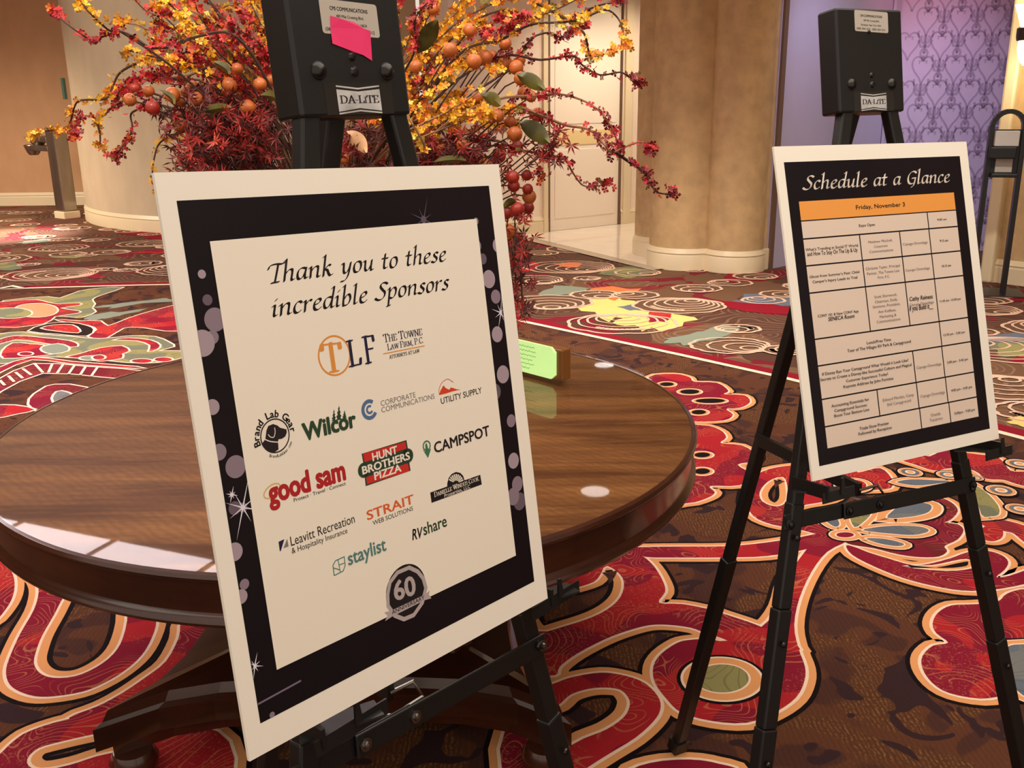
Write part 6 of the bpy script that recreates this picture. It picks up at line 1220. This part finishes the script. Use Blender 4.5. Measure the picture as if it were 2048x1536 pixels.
XF = lay(BL)
bt, put, BF1 = make_board(BL, 'sponsor_board', 'white framed poster thanking sponsors on the near easel, bubbles on a dark border')
NAV = (21.5, 38, 532.5, 652.8)
CRM = (54.3, 92, 497, 606)
mb = MB(); rectf(mb, put, *NAV, .15); mb.build('dark_border_print', M_NAVY_PRINT, bt)
M_BK = [mat('bubble_%d' % i, c, .5) for i, c in enumerate(((168, 148, 158), (140, 120, 132), (104, 86, 100)))]
for i, (x, y, r, a) in enumerate(sorted(BOK, key=lambda q: q[3])):
    pts = [(x + r * math.cos(2 * math.pi * k / 28), y + r * math.sin(2 * math.pi * k / 28)) for k in range(28)]
    pts = [(min(max(px_, NAV[0]), NAV[2]), min(max(py_, NAV[1]), NAV[3])) for px_, py_ in pts]
    mi = 0 if a > .85 else 1 if a > .65 else 2
    mb = MB()
    mb.add([put(px_, py_, .2 + .01 * i) for px_, py_ in pts], [tuple(range(28))])
    mb.build('printed_bubble', M_BK[mi], bt)
M_STAR = mat('star_print', (232, 222, 230), .5); M_HALO = mat('star_halo_print', (120, 104, 124), .5); M_DIM = mat('star_dim_print', (92, 78, 92), .5)
for q_, (x, y, s_) in enumerate(STAR):
    s_ = s_ * 1.0
    mb = MB()
    for k in range(8):
        a = math.pi / 8 + k * math.pi / 4
        L_ = s_ * (1.15 if k in (1, 5) else .62 if k % 2 == 0 else .9)
        dx_, dy_ = math.cos(a), math.sin(a)
        tx_, ty_ = min(max(x + dx_ * L_, NAV[0]), NAV[2]), min(max(y + dy_ * L_, NAV[1]), NAV[3])
        mb.add([put(tx_, ty_, .56 + k * .002), put(x - dy_ * 1.0, y + dx_ * 1.0, .56 + k * .002), put(x + dy_ * 1.0, y - dx_ * 1.0, .56 + k * .002)], [(0, 1, 2)], 0)
    mb.add([put(x + s_ * .17 * math.cos(2 * math.pi * k / 20), y + s_ * .17 * math.sin(2 * math.pi * k / 20), .54) for k in range(20)], [tuple(range(20))], 1)
    mb.add([put(x + s_ * .09 * math.cos(2 * math.pi * k / 16), y + s_ * .09 * math.sin(2 * math.pi * k / 16), .58) for k in range(16)], [tuple(range(16))], 0)
    mb.build('printed_star', [M_DIM if q_ == 2 else M_STAR, M_DIM if q_ == 2 else M_HALO], bt)
mb = MB()
a_, b_ = STREAK
ribbon(mb, [(a_[0] + 1, a_[1]), b_], 1.2, lambda x, y: put(x, y, .53), 0)
mb.build('printed_streak', M_HALO, bt)
mb = MB(); rectf(mb, put, *CRM, .62); panelo = mb.build('cream_panel_print', pm('cream'), bt)
# sponsors' marks
logo_of = {}
for it in TXL:
    pass


def shape(mb, sh, put, z, mi):
    kind, pts = sh[2], sh[3]
    wd = sh[4]
    if kind == 'fill':
        mb.ngon([put(x, y, z) for x, y in pts], mi)
    elif kind == 'line':
        ribbon(mb, [(p.x, p.y) for p in (smooth_pts([(a, b, 0) for a, b in pts], 4) if len(pts) > 2 and sh[0] != 'stay' else [Vector((a, b, 0)) for a, b in pts])], wd / 2, lambda x, y: put(x, y, z), mi)
        if wd > 8:
            for a, b in (pts[0], pts[-1]):
                mb.ngon([put(a + wd / 2 * math.cos(k * .314), b + wd / 2 * math.sin(k * .314), z) for k in range(20)], mi)
    elif kind in ('ring', 'disc', 'arc'):
        (cx, cy), (ex, ey) = pts[:2]
        r = math.hypot(ex - cx, ey - cy)
        if kind == 'disc':
            mb.ngon([put(cx + r * math.cos(2 * math.pi * k / 40), cy + r * math.sin(2 * math.pi * k / 40), z) for k in range(40)], mi)
        else:
            a0, a1 = (sh[5], sh[6]) if kind == 'arc' else (0, 360)
            ribbon(mb, [(cx + r * math.cos(R(a0 + (a1 - a0) * k / 40)), cy + r * math.sin(R(a0 + (a1 - a0) * k / 40))) for k in range(41)], wd / 2, lambda x, y: put(x, y, z), mi)
    elif kind == 'ring2':
        (cx, cy), (ax_, ay_), (bx_, by_) = pts
        ux, uy = ax_ - cx, ay_ - cy
        L_ = math.hypot(ux, uy)
        ribbon(mb, [(cx + ux * math.cos(k * .157) - uy / L_ * 7 * math.sin(k * .157), cy + uy * math.cos(k * .157) + ux / L_ * 7 * math.sin(k * .157)) for k in range(41)], wd / 2, lambda x, y: put(x, y, z), mi)


def build_group(name, shapes, texts, put, parent, label=None):
    cols = []
    mb = MB()
    z = .7

    def ci(c):
        if c not in cols:
            cols.append(c)
        return cols.index(c)
    for sh in shapes:
        shape(mb, sh, put, z, ci(sh[1]))
        z += .07
    for it in texts:
        place_text(mb, it, put, ci(it[2]), z)
        z += .02
    o = mb.build(name, [pm(c) for c in cols], parent)
    if label:
        o['label'] = label
    return o


TX = {}
for it in TXL:
    TX.setdefault(it[0], it)
tl = lambda *k: [TX[q] for q in k]
sh = lambda k: [s for s in SHP if s[0] == k]
build_group('heading_text', [], tl('Thank you to these', 'incredible Sponsors'), put, bt, 'black calligraphic heading')
build_group('sponsor_logo', sh('law'), tl('T', 'L', 'F', 'THE TOWNE', 'LAW FIRM, P.C.', 'ATTORNEYS AT LAW'), put, bt, 'law firm logo with an orange ringed letter')
build_group('sponsor_logo', sh('corp'), tl('CORPORATE', 'COMMUNICATIONS'), put, bt, 'blue double arc logo with grey lettering')
build_group('sponsor_logo', sh('util'), tl('UTILITY SUPPLY'), put, bt, 'red mountain logo over black lettering')
build_group('sponsor_logo', sh('camp'), tl('CAMPSPOT'), put, bt, 'green map pin logo with bold black lettering')
build_group('sponsor_logo', sh('pizza'), tl('HUNT', 'BROTHERS', 'PIZZA'), put, bt, 'red and green pizza logo with white lettering')
build_group('sponsor_logo', sh('prop'), tl('DANIELLE WINDUS-COOK', 'Properties, LLC'), put, bt, 'black fan topped logo with white lettering')
build_group('sponsor_logo', sh('wilcor'), tl('Wilcor'), put, bt, 'dark green lettering under three fir trees')
build_group('sponsor_logo', sh('sam'), tl('good sam', 'Protect · Travel · Connect'), put, bt, 'crimson lettering with a tan halo')
build_group('sponsor_logo', [], tl('STRAIT', 'WEB SOLUTIONS'), put, bt, 'orange and black lettering')
build_group('sponsor_logo', sh('leav'), tl('Leavitt Recreation', '& Hospitality Insurance'), put, bt, 'black lettering beside a navy and grey mark')
build_group('sponsor_logo', [], tl('RV', 'share'), put, bt, 'black and green lettering')
build_group('sponsor_logo', sh('stay'), tl('staylist'), put, bt, 'teal lettering beside a leaf shaped mark')
build_group('anniversary_badge', sh('badge'), tl('60', 'ANNIVERSARY'), put, bt, 'silver and black round badge with a ribbon')
# ringed dog head logo with lettering on an arc
labo = build_group('sponsor_logo', [], [], put, bt, 'round black dog head logo')
mb = MB()
ls = sh('lab')
(cx, cy), (ex, ey) = ls[0][3]
r0 = math.hypot(ex - cx, ey - cy)
mb.ngon([put(cx + r0 * math.cos(k * .157), cy + r0 * math.sin(k * .157), .7) for k in range(40)], 1)
shape(mb, ls[0], put, .8, 0)
for k, s_ in enumerate(ls[1:]):
    shape(mb, s_, put, .86 + .06 * k, 0 if s_[1] != 'white' else 1)


def arc_text(body, r, mid, span, size, flip=False, off=1.2):
    n = len(body)
    for i, ch in enumerate(body):
        if ch == ' ':
            continue
        vs_, fs_ = text_faces(ch, off)
        wx = max(v[0] for v in vs_)
        f = (i + .5) / n
        a = R(mid + span / 2 - span * f) if not flip else R(mid - span / 2 + span * f)
        tx, ty = (math.sin(a), -math.cos(a)) if not flip else (-math.sin(a), math.cos(a))
        ox, oy = cx + r * math.cos(a), cy + r * math.sin(a)
        nx, ny = (math.cos(a), math.sin(a)) if not flip else (-math.cos(a), -math.sin(a))
        mb.add([put(ox + tx * (v[0] - wx / 2) * size + nx * v[1] * size, oy + ty * (v[0] - wx / 2) * size + ny * v[1] * size, .9) for v in vs_], fs_, 0)


arc_text('Brand Lab Gear', r0 + 2.2, 97, 200, 12.5, off=2.2)
arc_text('BrandLabGear.com', r0 + 6.0, 285, 88, 5.0, True, .6)
labo.data = mb.build('tmp', [pm('ink'), pm('white')], bt).data
bpy.data.objects.remove(bpy.data.objects['tmp'])

# schedule board
XF = lay(BR)
st, put2, BF2 = make_board(BR, 'schedule_board', 'white framed schedule poster with an orange header row on the far easel')
mb = MB(); rectf(mb, put2, 21.5, 27, 533, 638, .15); mb.build('dark_border_print', M_NAVY_PRINT, st)
X0, X1 = 48.5, 501
ys = [519.6, 483.1, 428.9, 374, 280.6, 226.5, 158.6, 102.8, 57.5]
cols_ = [[410], [203, 319.8, 409.5], [203, 319.8, 409.5], [203, 319.8, 409.5], [409.5], [318.5, 408.5], [202.2, 319, 409], [320, 411]]
mb = MB()
rectf(mb, put2, X0, 520.5, X1, 558.4, .3, 1)
for i, cs in enumerate(cols_):
    e = [X0] + cs + [X1]
    for j in range(len(e) - 1):
        rectf(mb, put2, e[j] + (1.5 if j else 0), ys[i + 1] + 1.5, e[j + 1] - (1.5 if j < len(e) - 2 else 0), ys[i] - 1.5, .3, 0)
mb.build('schedule_table_print', [pm('tablecell'), pm('amber')], st)
build_group('heading_text', [], [TXR[0]], put2, st, 'white calligraphic heading')
build_group('schedule_text', [], TXR[1:], put2, st)

# ================================================================== EASELS
def make_easel(B, frame, lean, du, d, spread0, slope, label, right, ext, cross):
    c, U, V, Nn = frame
    yaw = B['yaw']
    uh = Vector((math.cos(yaw), math.sin(yaw), 0)); nh = Vector((-math.sin(yaw), math.cos(yaw), 0))
    v = Vector((0, 0, 1)) * math.cos(lean) + nh * math.sin(lean)
    n = (nh * math.cos(lean) - Vector((0, 0, 1)) * math.sin(lean))       # backwards
    top = c + U * .28 + V * B['h'] + n * d + uh * du
    E = lambda a, b, w=0.0: top + uh * a + v * b + n * w
    zf = top.z - XF(top).z / KS          # floor level at drawing size
    vfoot = -(top.z - zf) / math.cos(lean)
    rear_ap = top + v * .10 + nh * .03
    rear_foot = Vector((rear_ap.x, rear_ap.y, zf)) + nh * (.257 * (rear_ap.z - zf))
    base = (E(0, vfoot) + rear_foot) / 2
    base.z = zf
    t = thing('display_easel', XF(base), label, 'easel', 'folding display easels')
    hw = lambda b: spread0 + slope * (.069 - b)
    # front legs, each an upper channel with two telescoping sleeves
    for s in (-1, 1):
        mb = MB()
        mb.bar(E(s * hw(.10), .10), E(s * hw(-.75), -.75), .030, .024, uh)
        leg = mb.build('front_leg', M_BLACK_METAL, t)
        bev(leg, .003)
        for (b0, b1, w) in ((-.73, -.95, .034), (-.95, -1.20, .037), (-1.20, vfoot + .02, .040)):
            mb = MB(); mb.bar(E(s * hw(b0), b0), E(s * hw(b1), b1), w, w * .8, uh); bev(mb.build('leg_sleeve', M_BLACK_METAL, leg), .003)
        mb = MB(); mb.bar(E(s * hw(vfoot + .05), vfoot + .05), E(s * hw(vfoot + .006), vfoot + .006), .050, .044, uh); bev(mb.build('foot_cap', M_BLACK_EDGE, leg), .004)
        for b in (-.80, -1.02, -1.27):
            mb = MB(); q = E(s * hw(b), b, -.022); mb.lathe(q, [(0, .004), (.005, .003), (.007, 0)], 12, 0, (uh, v, -n)); mb.build('locking_button', M_DARKBOLT, leg)
        # support ledge bracket on the leg
        b = -.665 + (-.02 if right else -.035)
        o0 = hw(b) * s
        mb = MB()
        mb.bar(E(o0 + .018 * s, b, -.005), E(o0 + .018 * s + ext[0] * .0, b - .004, -ext[1]), .028, .006, v)
        mb.bar(E(o0 - .022, b - .012, -.012), E(o0 + ext[0], b - .012, -ext[1] * .9), .045, .003, n)
        mb.bar(E(o0 - .03, b - .014, -ext[1] + .004), E(o0 + ext[0] + .012, b - .014, -ext[1] + .004), .022, .003, v)
        led = mb.build('ledge_bracket', M_BLACK_METAL, t)
        mb = MB(); mb.bar(E(o0 + ext[0] * .5, b - .014, -ext[1] + .001), E(o0 + ext[0] * .5, b + .020, -ext[1] + .001), .014, .004, uh, w2=.006); mb.build('retaining_tab', M_BLACK_METAL, led)
    # rear leg
    mb = MB(); mid = rear_ap.lerp(rear_foot, .62); mb.bar(rear_ap, mid, .032, .026, uh); rl = mb.build('rear_leg', M_BLACK_METAL, t); bev(rl, .003)
    mb = MB(); mb.bar(mid, rear_foot + (rear_ap - rear_foot).normalized() * .02, .038, .032, uh); bev(mb.build('leg_sleeve', M_BLACK_METAL, rl), .003)
    mb = MB(); dr = (rear_ap - rear_foot).normalized(); mb.bar(rear_foot + dr * .05, rear_foot + dr * .008, .048, .042, uh); mb.build('foot_cap', M_BLACK_EDGE, rl)
    # head: folded sheet metal block
    z0, z1 = .066, .275
    mb = MB()
    w_, dep = .094, .036
    vs = [E(a, b, e) for a, b, e in ((-w_, z0, -.016), (w_, z0, -.016), (w_, z1, -.016), (-w_, z1, -.016), (-w_, z0, dep), (w_, z0, dep), (w_, z1, dep), (-w_, z1, dep))]
    mb.add(vs, [(0, 1, 2, 3), (7, 6, 5, 4), (0, 4, 5, 1), (1, 5, 6, 2), (2, 6, 7, 3), (3, 7, 4, 0)])
    hd = mb.build('head_block', M_BLACK_METAL, t)
    bev(hd, .0035, 2)
    hp = lambda x, y, z=0.0: E(x / 1000, y / 1000, -.016 - z / 1000)
    for x, r_ in ((-58, 12), (58, 12)):
        mb = MB(); mb.lathe(hp(x, 66 + 57), [(0, .007), (r_ * .0006, .006), (r_ * .00095, .002), (r_ / 1000, 0)], 20, 0, (uh, v, -n)); mb.build('dome_rivet', M_DARKBOLT, hd)
    for x, y, r_ in ((1, 66 + 56, 7), (0, 66 + 75, 6), (-4, 66 + 162, 4)):
        mb = MB(); mb.lathe(hp(x, y), [(0, .004), (r_ * .0006, .0035), (r_ / 1000, 0)], 16, 0, (uh, v, -n)); mb.build('small_rivet', M_DARKBOLT, hd)
    ly = 66 + (122 if not right else 183)
    mb = MB()
    vs = []
    for cx_, cy_, a0 in ((44, 17, 0), (-44, 17, 90), (-44, -17, 180), (44, -17, 270)):
        for k in range(4):
            a = R(a0 + 30 * k); vs.append(hp(cx_ + 5 + 4 * math.cos(a), ly + cy_ + 4 * math.sin(a) - .03 * (cx_), .3))
    mb.add(vs, [tuple(range(len(vs)))])
    lab = mb.build('address_label', mat('label_paper', (186, 174, 160), .5), hd)
    mb = MB()
    if 1:
        for sline, y_, x_, hh, of in (('CMI COMMUNICATIONS', 9.5, (-27, 36), 4.6, 1.5), ('400 Mile Crossing Blvd.', 1, (-18, 28), 3.6, .5), ('Rochester, New York 14624', -8, (-25, 32), 3.6, .5), ('(585) 424-1210   (585) 424-1512', -16, (-38, 44), 3.8, 1.0)):
            place_text(mb, (sline, 'sans', 'ink', x_[0], ly + y_, x_[1], ly + y_ - 2, hh, of), lambda x, y, z: hp(x, y - .03 * x, .5), 0, 0)
    mb.build('label_lettering', pm('ink'), lab)
    # maker's plate with tape each side
    ny = 66 + 21
    mb = MB()
    mb.add([hp(x, y, .25) for x, y in ((-54, ny - 19), (62, ny - 19), (62, ny + 21), (-54, ny + 21))], [(0, 1, 2, 3)])
    mb.build('clear_tape', mat('cloudy_tape', (44, 41, 38), .22), hd)
    mb = MB()
    mb.add([hp(x, y, .5) for x, y in ((-34, ny - 15), (2, ny - 11), (40, ny - 15), (40, ny + 13), (2, ny + 10), (-34, ny + 13))], [tuple(range(6))])
    for yy, sg in ((ny + 17, -1), (ny - 17.5, 1)):
        ribbon(mb, [(-34, yy), (2, yy + sg * 3.4), (40, yy)], 1.0, lambda x, y: hp(x, y, .5))
    pl = mb.build('maker_plate', mat('plate_silver', (190, 186, 182), .45, noise=(40, .25, (1, 1, 1))), hd)
    mb = MB(); place_text(mb, ('DA-LiTE', 'serif', 'ink', -31, ny - 4.5, 37, ny - 4.5, 9.5, 0), lambda x, y, z: hp(x, y, .8), 0, 0); mb.build('plate_lettering', pm('ink'), pl)
    if not right:
        mb = MB()
        ly += 5
        pk = [(-28, ly - 3), (-12, ly - 6), (10, ly - 9), (27, ly - 17), (36, ly - 19), (35, ly - 40), (33, ly - 57), (18, ly - 50), (4, ly - 47), (-12, ly - 42), (-31, ly - 37), (-30, ly - 18)]
        mb.add([hp(x, y, 1.0 + .5 * math.sin(i * 2.1)) for i, (x, y) in enumerate(pk)], [tuple(range(len(pk)))])
        mb.build('pink_tape', mat('pink_tape', (240, 44, 108), .6), hd, label='torn hot pink tape')
    # cross brace: two links bolted near the middle, and the spreader to the rear leg
    (bl, br2, bm, blink) = cross
    a, b = E(bl[0], bl[1], -.016), E(br2[0], br2[1], -.016)
    ma_, mb_ = a.lerp(b, bm), a.lerp(b, blink)
    q = MB(); q.bar(b + (b - a).normalized() * .012, ma_ - (b - a).normalized() * .014, .036, .005, v); bev(q.build('brace_link', M_BLACK_METAL, t), .002)
    q = MB(); q.bar(a - n * -.007, mb_ - n * -.007, .034, .005, v); bev(q.build('brace_link', M_BLACK_METAL, t), .002)
    for p_, r_ in ((a - n * .012, .011), (b - n * .004, .010), (ma_ - n * .003, .010), (mb_ - n * .003, .010)):
        q = MB(); q.lathe(p_, [(0, .008), (r_ * .55, .007), (r_ * .6, .003), (r_, .0025), (r_, 0)], 14, 0, (uh, v, -n)); q.build('pivot_bolt', M_CHROME if not right else M_DARKBOLT, t)
    zr = (ma_.z + .02)
    k = (rear_ap.z - zr) / (rear_ap.z - zf)
    rp = rear_ap.lerp(rear_foot, k)
    fwd = mb_ + Vector((0, 0, .012)) + n * .012
    q = MB(); q.bar(rp - uh * .02, fwd.lerp(rp, .12), .03, .012, (0, 0, 1)); q.build('rear_spreader', M_BLACK_METAL, t)
    q = MB()
    s0 = fwd.lerp(rp, .12)
    q.tube([s0 + uh * .0, s0.lerp(fwd, .5) + uh * .03 + Vector((0, 0, .015)), fwd + uh * .03, fwd - uh * .03, s0.lerp(fwd, .6) - uh * .045], .0035, 6)
    q.build('spring_clip', M_CHROME, t)
    return t, E


XF = lay(BL)
make_easel(BL, BF1, .12, .037, .035, .075, .185, 'near black metal easel with pink tape on its head, holding the sponsor poster', False, (.080, .062), ((-.315, -.765), (.245, -.804), .31, .48))
XF = lay(BR)
make_easel(BR, BF2, .17, .0, .020, .065, .238, 'far black metal easel without tape, holding the schedule poster', True, (.045, .105), ((-.296, -.764), (.273, -.791), .31, .47))

XF = None
# ================================================================== FLOWERS
AR = Vector((-0.43, 2.50, .756))
fa = thing('flower_arrangement', AR, 'tall autumn arrangement of red and yellow blossom sprays, berries and leaves on the round table', 'flower arrangement')
mb = MB(); mb.lathe(AR, [(0, .002), (.09, .002), (.10, .01), (.13, .10), (.14, .17), (.12, .22), (.13, .235), (.115, .235), (.10, .20), (0, .20)], 40)
mb.build('vase', mat('vase_brown', (82, 46, 30), .3), fa)
random.seed(11)
M_TWIG = mat('twig_bark', (138, 98, 66), .7)
M_TWIG_D = mat('twig_dark', (66, 38, 26), .7)
PET = [mat('petal_' + n_, c, .55) for n_, c in (('yellow', (240, 178, 30)), ('gold', (214, 140, 24)), ('lemon', (250, 208, 84)), ('red', (176, 22, 36)), ('scarlet', (206, 52, 48)), ('wine', (120, 12, 24)), ('orange', (226, 110, 34)), ('olive', (120, 104, 30)))]


def blossom(mb, p, r, kind):
    d = Vector((random.gauss(0, 1), random.gauss(0, 1) - .8, random.gauss(0, 1) + .2)).normalized()
    x = d.cross(Vector((.3, .2, 1))).normalized(); y = d.cross(x)
    ph = random.random() * 6
    pal = (0, 0, 1, 2, 0, 1, 6) if kind == 'y' else (5, 5, 3, 5, 3, 4) if kind == 'w' else (3, 3, 4, 5, 3, 4, 6 if random.random() < .3 else 5)  # 'w' holds darker reds that paint shade onto the right-hand sprays
    mi = random.choice(pal)
    if random.random() < .03:
        mi = 7
    n_ = 4
    for k in range(n_):
        a = ph + 2 * math.pi * k / n_
        e = (x * math.cos(a) + y * math.sin(a)); s_ = (x * -math.sin(a) + y * math.cos(a))
        rr = r * random.uniform(.8, 1.25)
        mb.add([p, p + e * rr * .6 + s_ * rr * .42 + d * rr * .25, p + e * rr + d * rr * random.uniform(.1, .5), p + e * rr * .6 - s_ * rr * .42 + d * rr * .25], [(0, 1, 2, 3)], mi)


def branch(pts, kind, dens=1.0, r=.0115, start=True):
    pts = [Vector(p) for p in pts]
    full = list(pts)
    if start:
        r0 = AR + Vector((random.uniform(-.06, .06), random.uniform(-.05, .05), .22))
        a = pts[0]
        m1 = r0.lerp(a, .35) + Vector((0, 0, .18))
        m2 = r0.lerp(a, .7) + Vector((0, 0, .12))
        full = [r0, m1, m2] + pts
    sp = smooth_pts(full, 4)
    mb = MB(); mb.tube(sp, .0042, 5, 0, .0016)
    bo = mb.build('branch', M_TWIG if random.random() < .6 else M_TWIG_D, fa)
    dn = smooth_pts(pts, 6)
    mb = MB()
    acc = 0
    ph = random.random() * 6
    L_ = 0
    for i in range(len(dn) - 1):
        seg = (dn[i + 1] - dn[i]).length
        L_ += seg
        cl = (.55 + .45 * math.sin(L_ * 26 + ph)) * dens
        cnt = seg / .0075 * cl
        while acc < cnt:
            acc += 1
            q = dn[i].lerp(dn[i + 1], random.random()) + Vector((random.gauss(0, .006), random.gauss(0, .006), random.gauss(0, .006)))
            blossom(mb, q, r * random.uniform(.7, 1.2), kind)
        acc -= cnt
    for _ in range(14):
        q = dn[-1] + Vector((random.gauss(0, .008), random.gauss(0, .008), random.gauss(0, .008)))
        blossom(mb, q, r, kind)
    mb.build('blossoms', PET, bo, kind='stuff')


for kind, pts in BRN:
    branch(pts, 'w' if kind == 'r' and pts[-1][0] > .1 else kind, 2.1, .0092, -.95 < pts[0][0] < .02)  # right-hand red sprays get the wine palette, their shade put into petal colour
# the crowded middle of the bouquet
for i in range(72):
    left = i % 2 == 0
    if left:
        tip = Vector((random.uniform(-.95, -.55), 2.5 + random.uniform(-.2, .35), random.uniform(1.62, 2.0)))
        kind = 'r' if random.random() < .5 else 'y'
    else:
        tip = Vector((random.uniform(-.34, .04), 2.5 + random.uniform(-.2, .35), random.uniform(1.44, 2.04)))
        kind = 'y' if random.random() < .8 else 'r'
    r0 = AR + Vector((0, 0, .5))
    m1 = r0.lerp(tip, .45) + Vector((random.uniform(-.05, .05), 0, .10))
    m2 = r0.lerp(tip, .75) + Vector((random.uniform(-.07, .07), random.uniform(-.07, .07), .06))
    branch([m1, m2, tip], kind, 2.2, .0105)
# berries
M_BER = [mat('berry_orange', (186, 98, 44), .35, noise=(60, .25, (1, 1, 1))), mat('berry_red', (160, 44, 32), .35, noise=(60, .25, (1, 1, 1)))]
proto = None
for i, (x, y, z, rd) in enumerate(BER):
    rr = .0165 * random.uniform(.85, 1.12)
    m_ = M_BER[0 if (rd == 1 or random.random() < .35) else 1]
    if i < 2:
        mb = MB()
        prof = [(.0165 * math.sin(R(a)), -.0165 * math.cos(R(a)) * .96) for a in range(0, 181, 20)]
        prof[0] = (0, prof[0][1]); prof[-1] = (0.002, prof[-1][1])
        mb.lathe((0, 0, 0), prof, 16)
        for k in range(5):
            a = k * 1.257
            mb.add([(.003 * math.cos(a), .003 * math.sin(a), -.0150), (.007 * math.cos(a - .3), .007 * math.sin(a - .3), -.0165), (.008 * math.cos(a), .008 * math.sin(a), -.021), (.007 * math.cos(a + .3), .007 * math.sin(a + .3), -.0165)], [(0, 1, 2, 3)])
        me_o = mb.build('berry', M_BER[i], None)
        if i == 0:
            meA = me_o.data
        else:
            meB = me_o.data
        bpy.data.objects.remove(me_o)
for i, (x, y, z, rd) in enumerate(BER):
    o = bpy.data.objects.new('berry', meA if (rd == 1 or random.random() < .35) else meB)
    COL.objects.link(o)
    o.parent = fa
    o.location = Vector((x, y, z)) - AR
    s_ = random.uniform(.85, 1.15)
    o.scale = (s_, s_, s_)
    o.rotation_euler = (random.uniform(-.9, .9), random.uniform(-.9, .9), random.random() * 6)
    if i % 3 == 0:
        q = Vector((x, y, z)); r0 = AR + Vector((0, 0, .3))
        e = q.lerp(r0, .35) + Vector((0, 0, .05))
        mb = MB(); mb.tube(smooth_pts([r0, e, q], 5), .003, 5, 0, .0015); mb.build('berry_stem', M_TWIG_D, fa)
    else:
        q = Vector((x, y, z)); mb = MB(); e = q + (AR + Vector((0, .05, .5)) - q).normalized() * random.uniform(.06, .12)
        mb.tube([q, q.lerp(e, .5) + Vector((0, 0, .012)), e], .0018, 4); mb.build('berry_stem', M_TWIG_D, fa)
# big leaves
M_LEAF = mat('leaf_green', (84, 78, 30), .4, noise=(14, .5, (1, 1, 1)))
M_LEAF2 = mat('leaf_bronze', (196, 150, 110), .5, noise=(14, .3, (1, 1, 1)))
for i, (ax_, ay_, az_, bx_, by_, bz_, wd) in enumerate(LEAF):
    a, b = Vector((ax_, ay_, az_)), Vector((bx_, by_, bz_))
    d = b - a
    s_ = d.cross(Vector((0, 1, .25))).normalized()
    nrm = s_.cross(d).normalized()
    mb = MB(); vs = []
    K = 9
    for k in range(K):
        f = k / (K - 1)
        w_ = wd * (math.sin(math.pi * f ** .85) ** .8) if 0 < f < 1 else .0005
        c_ = a + d * f + nrm * (.012 * math.sin(f * 3))
        vs += [c_ - s_ * w_ + nrm * .005, c_, c_ + s_ * w_ + nrm * .005]
    fs = []
    for k in range(K - 1):
        fs += [(3 * k, 3 * k + 1, 3 * k + 4, 3 * k + 3), (3 * k + 1, 3 * k + 2, 3 * k + 5, 3 * k + 4)]
    mb.add(vs, fs, 0, True)
    o = mb.build('leaf', M_LEAF2 if i == 7 else M_LEAF, fa)
# fine dark red maple foliage
M_MAP = [mat('maple_wine', (104, 28, 26), .6), mat('maple_red', (158, 36, 30), .6), mat('maple_plum', (84, 40, 38), .6), mat('maple_coral', (206, 84, 64), .6)]
fo = MB(); stems = MB()
for i, p in enumerate(MAP):
    p = Vector(p)
    for j in range(2):
        q = p + Vector((random.gauss(0, .02), random.gauss(0, .03), random.gauss(0, .02)))
        d = Vector((random.gauss(0, 1), random.gauss(0, 1) - .6, random.gauss(0, 1))).normalized()
        x = d.cross(Vector((.2, .3, 1))).normalized(); y = d.cross(x)
        mi = random.choice((0, 0, 1, 1, 2, 2, 0, 3 if random.random() < .4 else 1))
        ph = random.random() * 6
        for k in range(7):
            a = ph + k * .72
            L_ = random.uniform(.018, .030)
            e = x * math.cos(a) + y * math.sin(a); s_ = x * -math.sin(a) + y * math.cos(a)
            fo.add([q, q + e * L_ * .45 + s_ * .0028, q + e * L_ + d * .006, q + e * L_ * .45 - s_ * .0028], [(0, 1, 2, 3)], mi)
    if i % 4 == 0:
        tg = AR + Vector((0, 0, .3)) if p.z > 1.25 else Vector((.02, 2.45, 1.4))
        e = p.lerp(tg, .3)
        stems.tube([p, e], .0016, 4)
fol = fo.build('maple_foliage', M_MAP, fa, kind='stuff')
stems.build('foliage_twigs', M_TWIG_D, fol, kind='stuff')
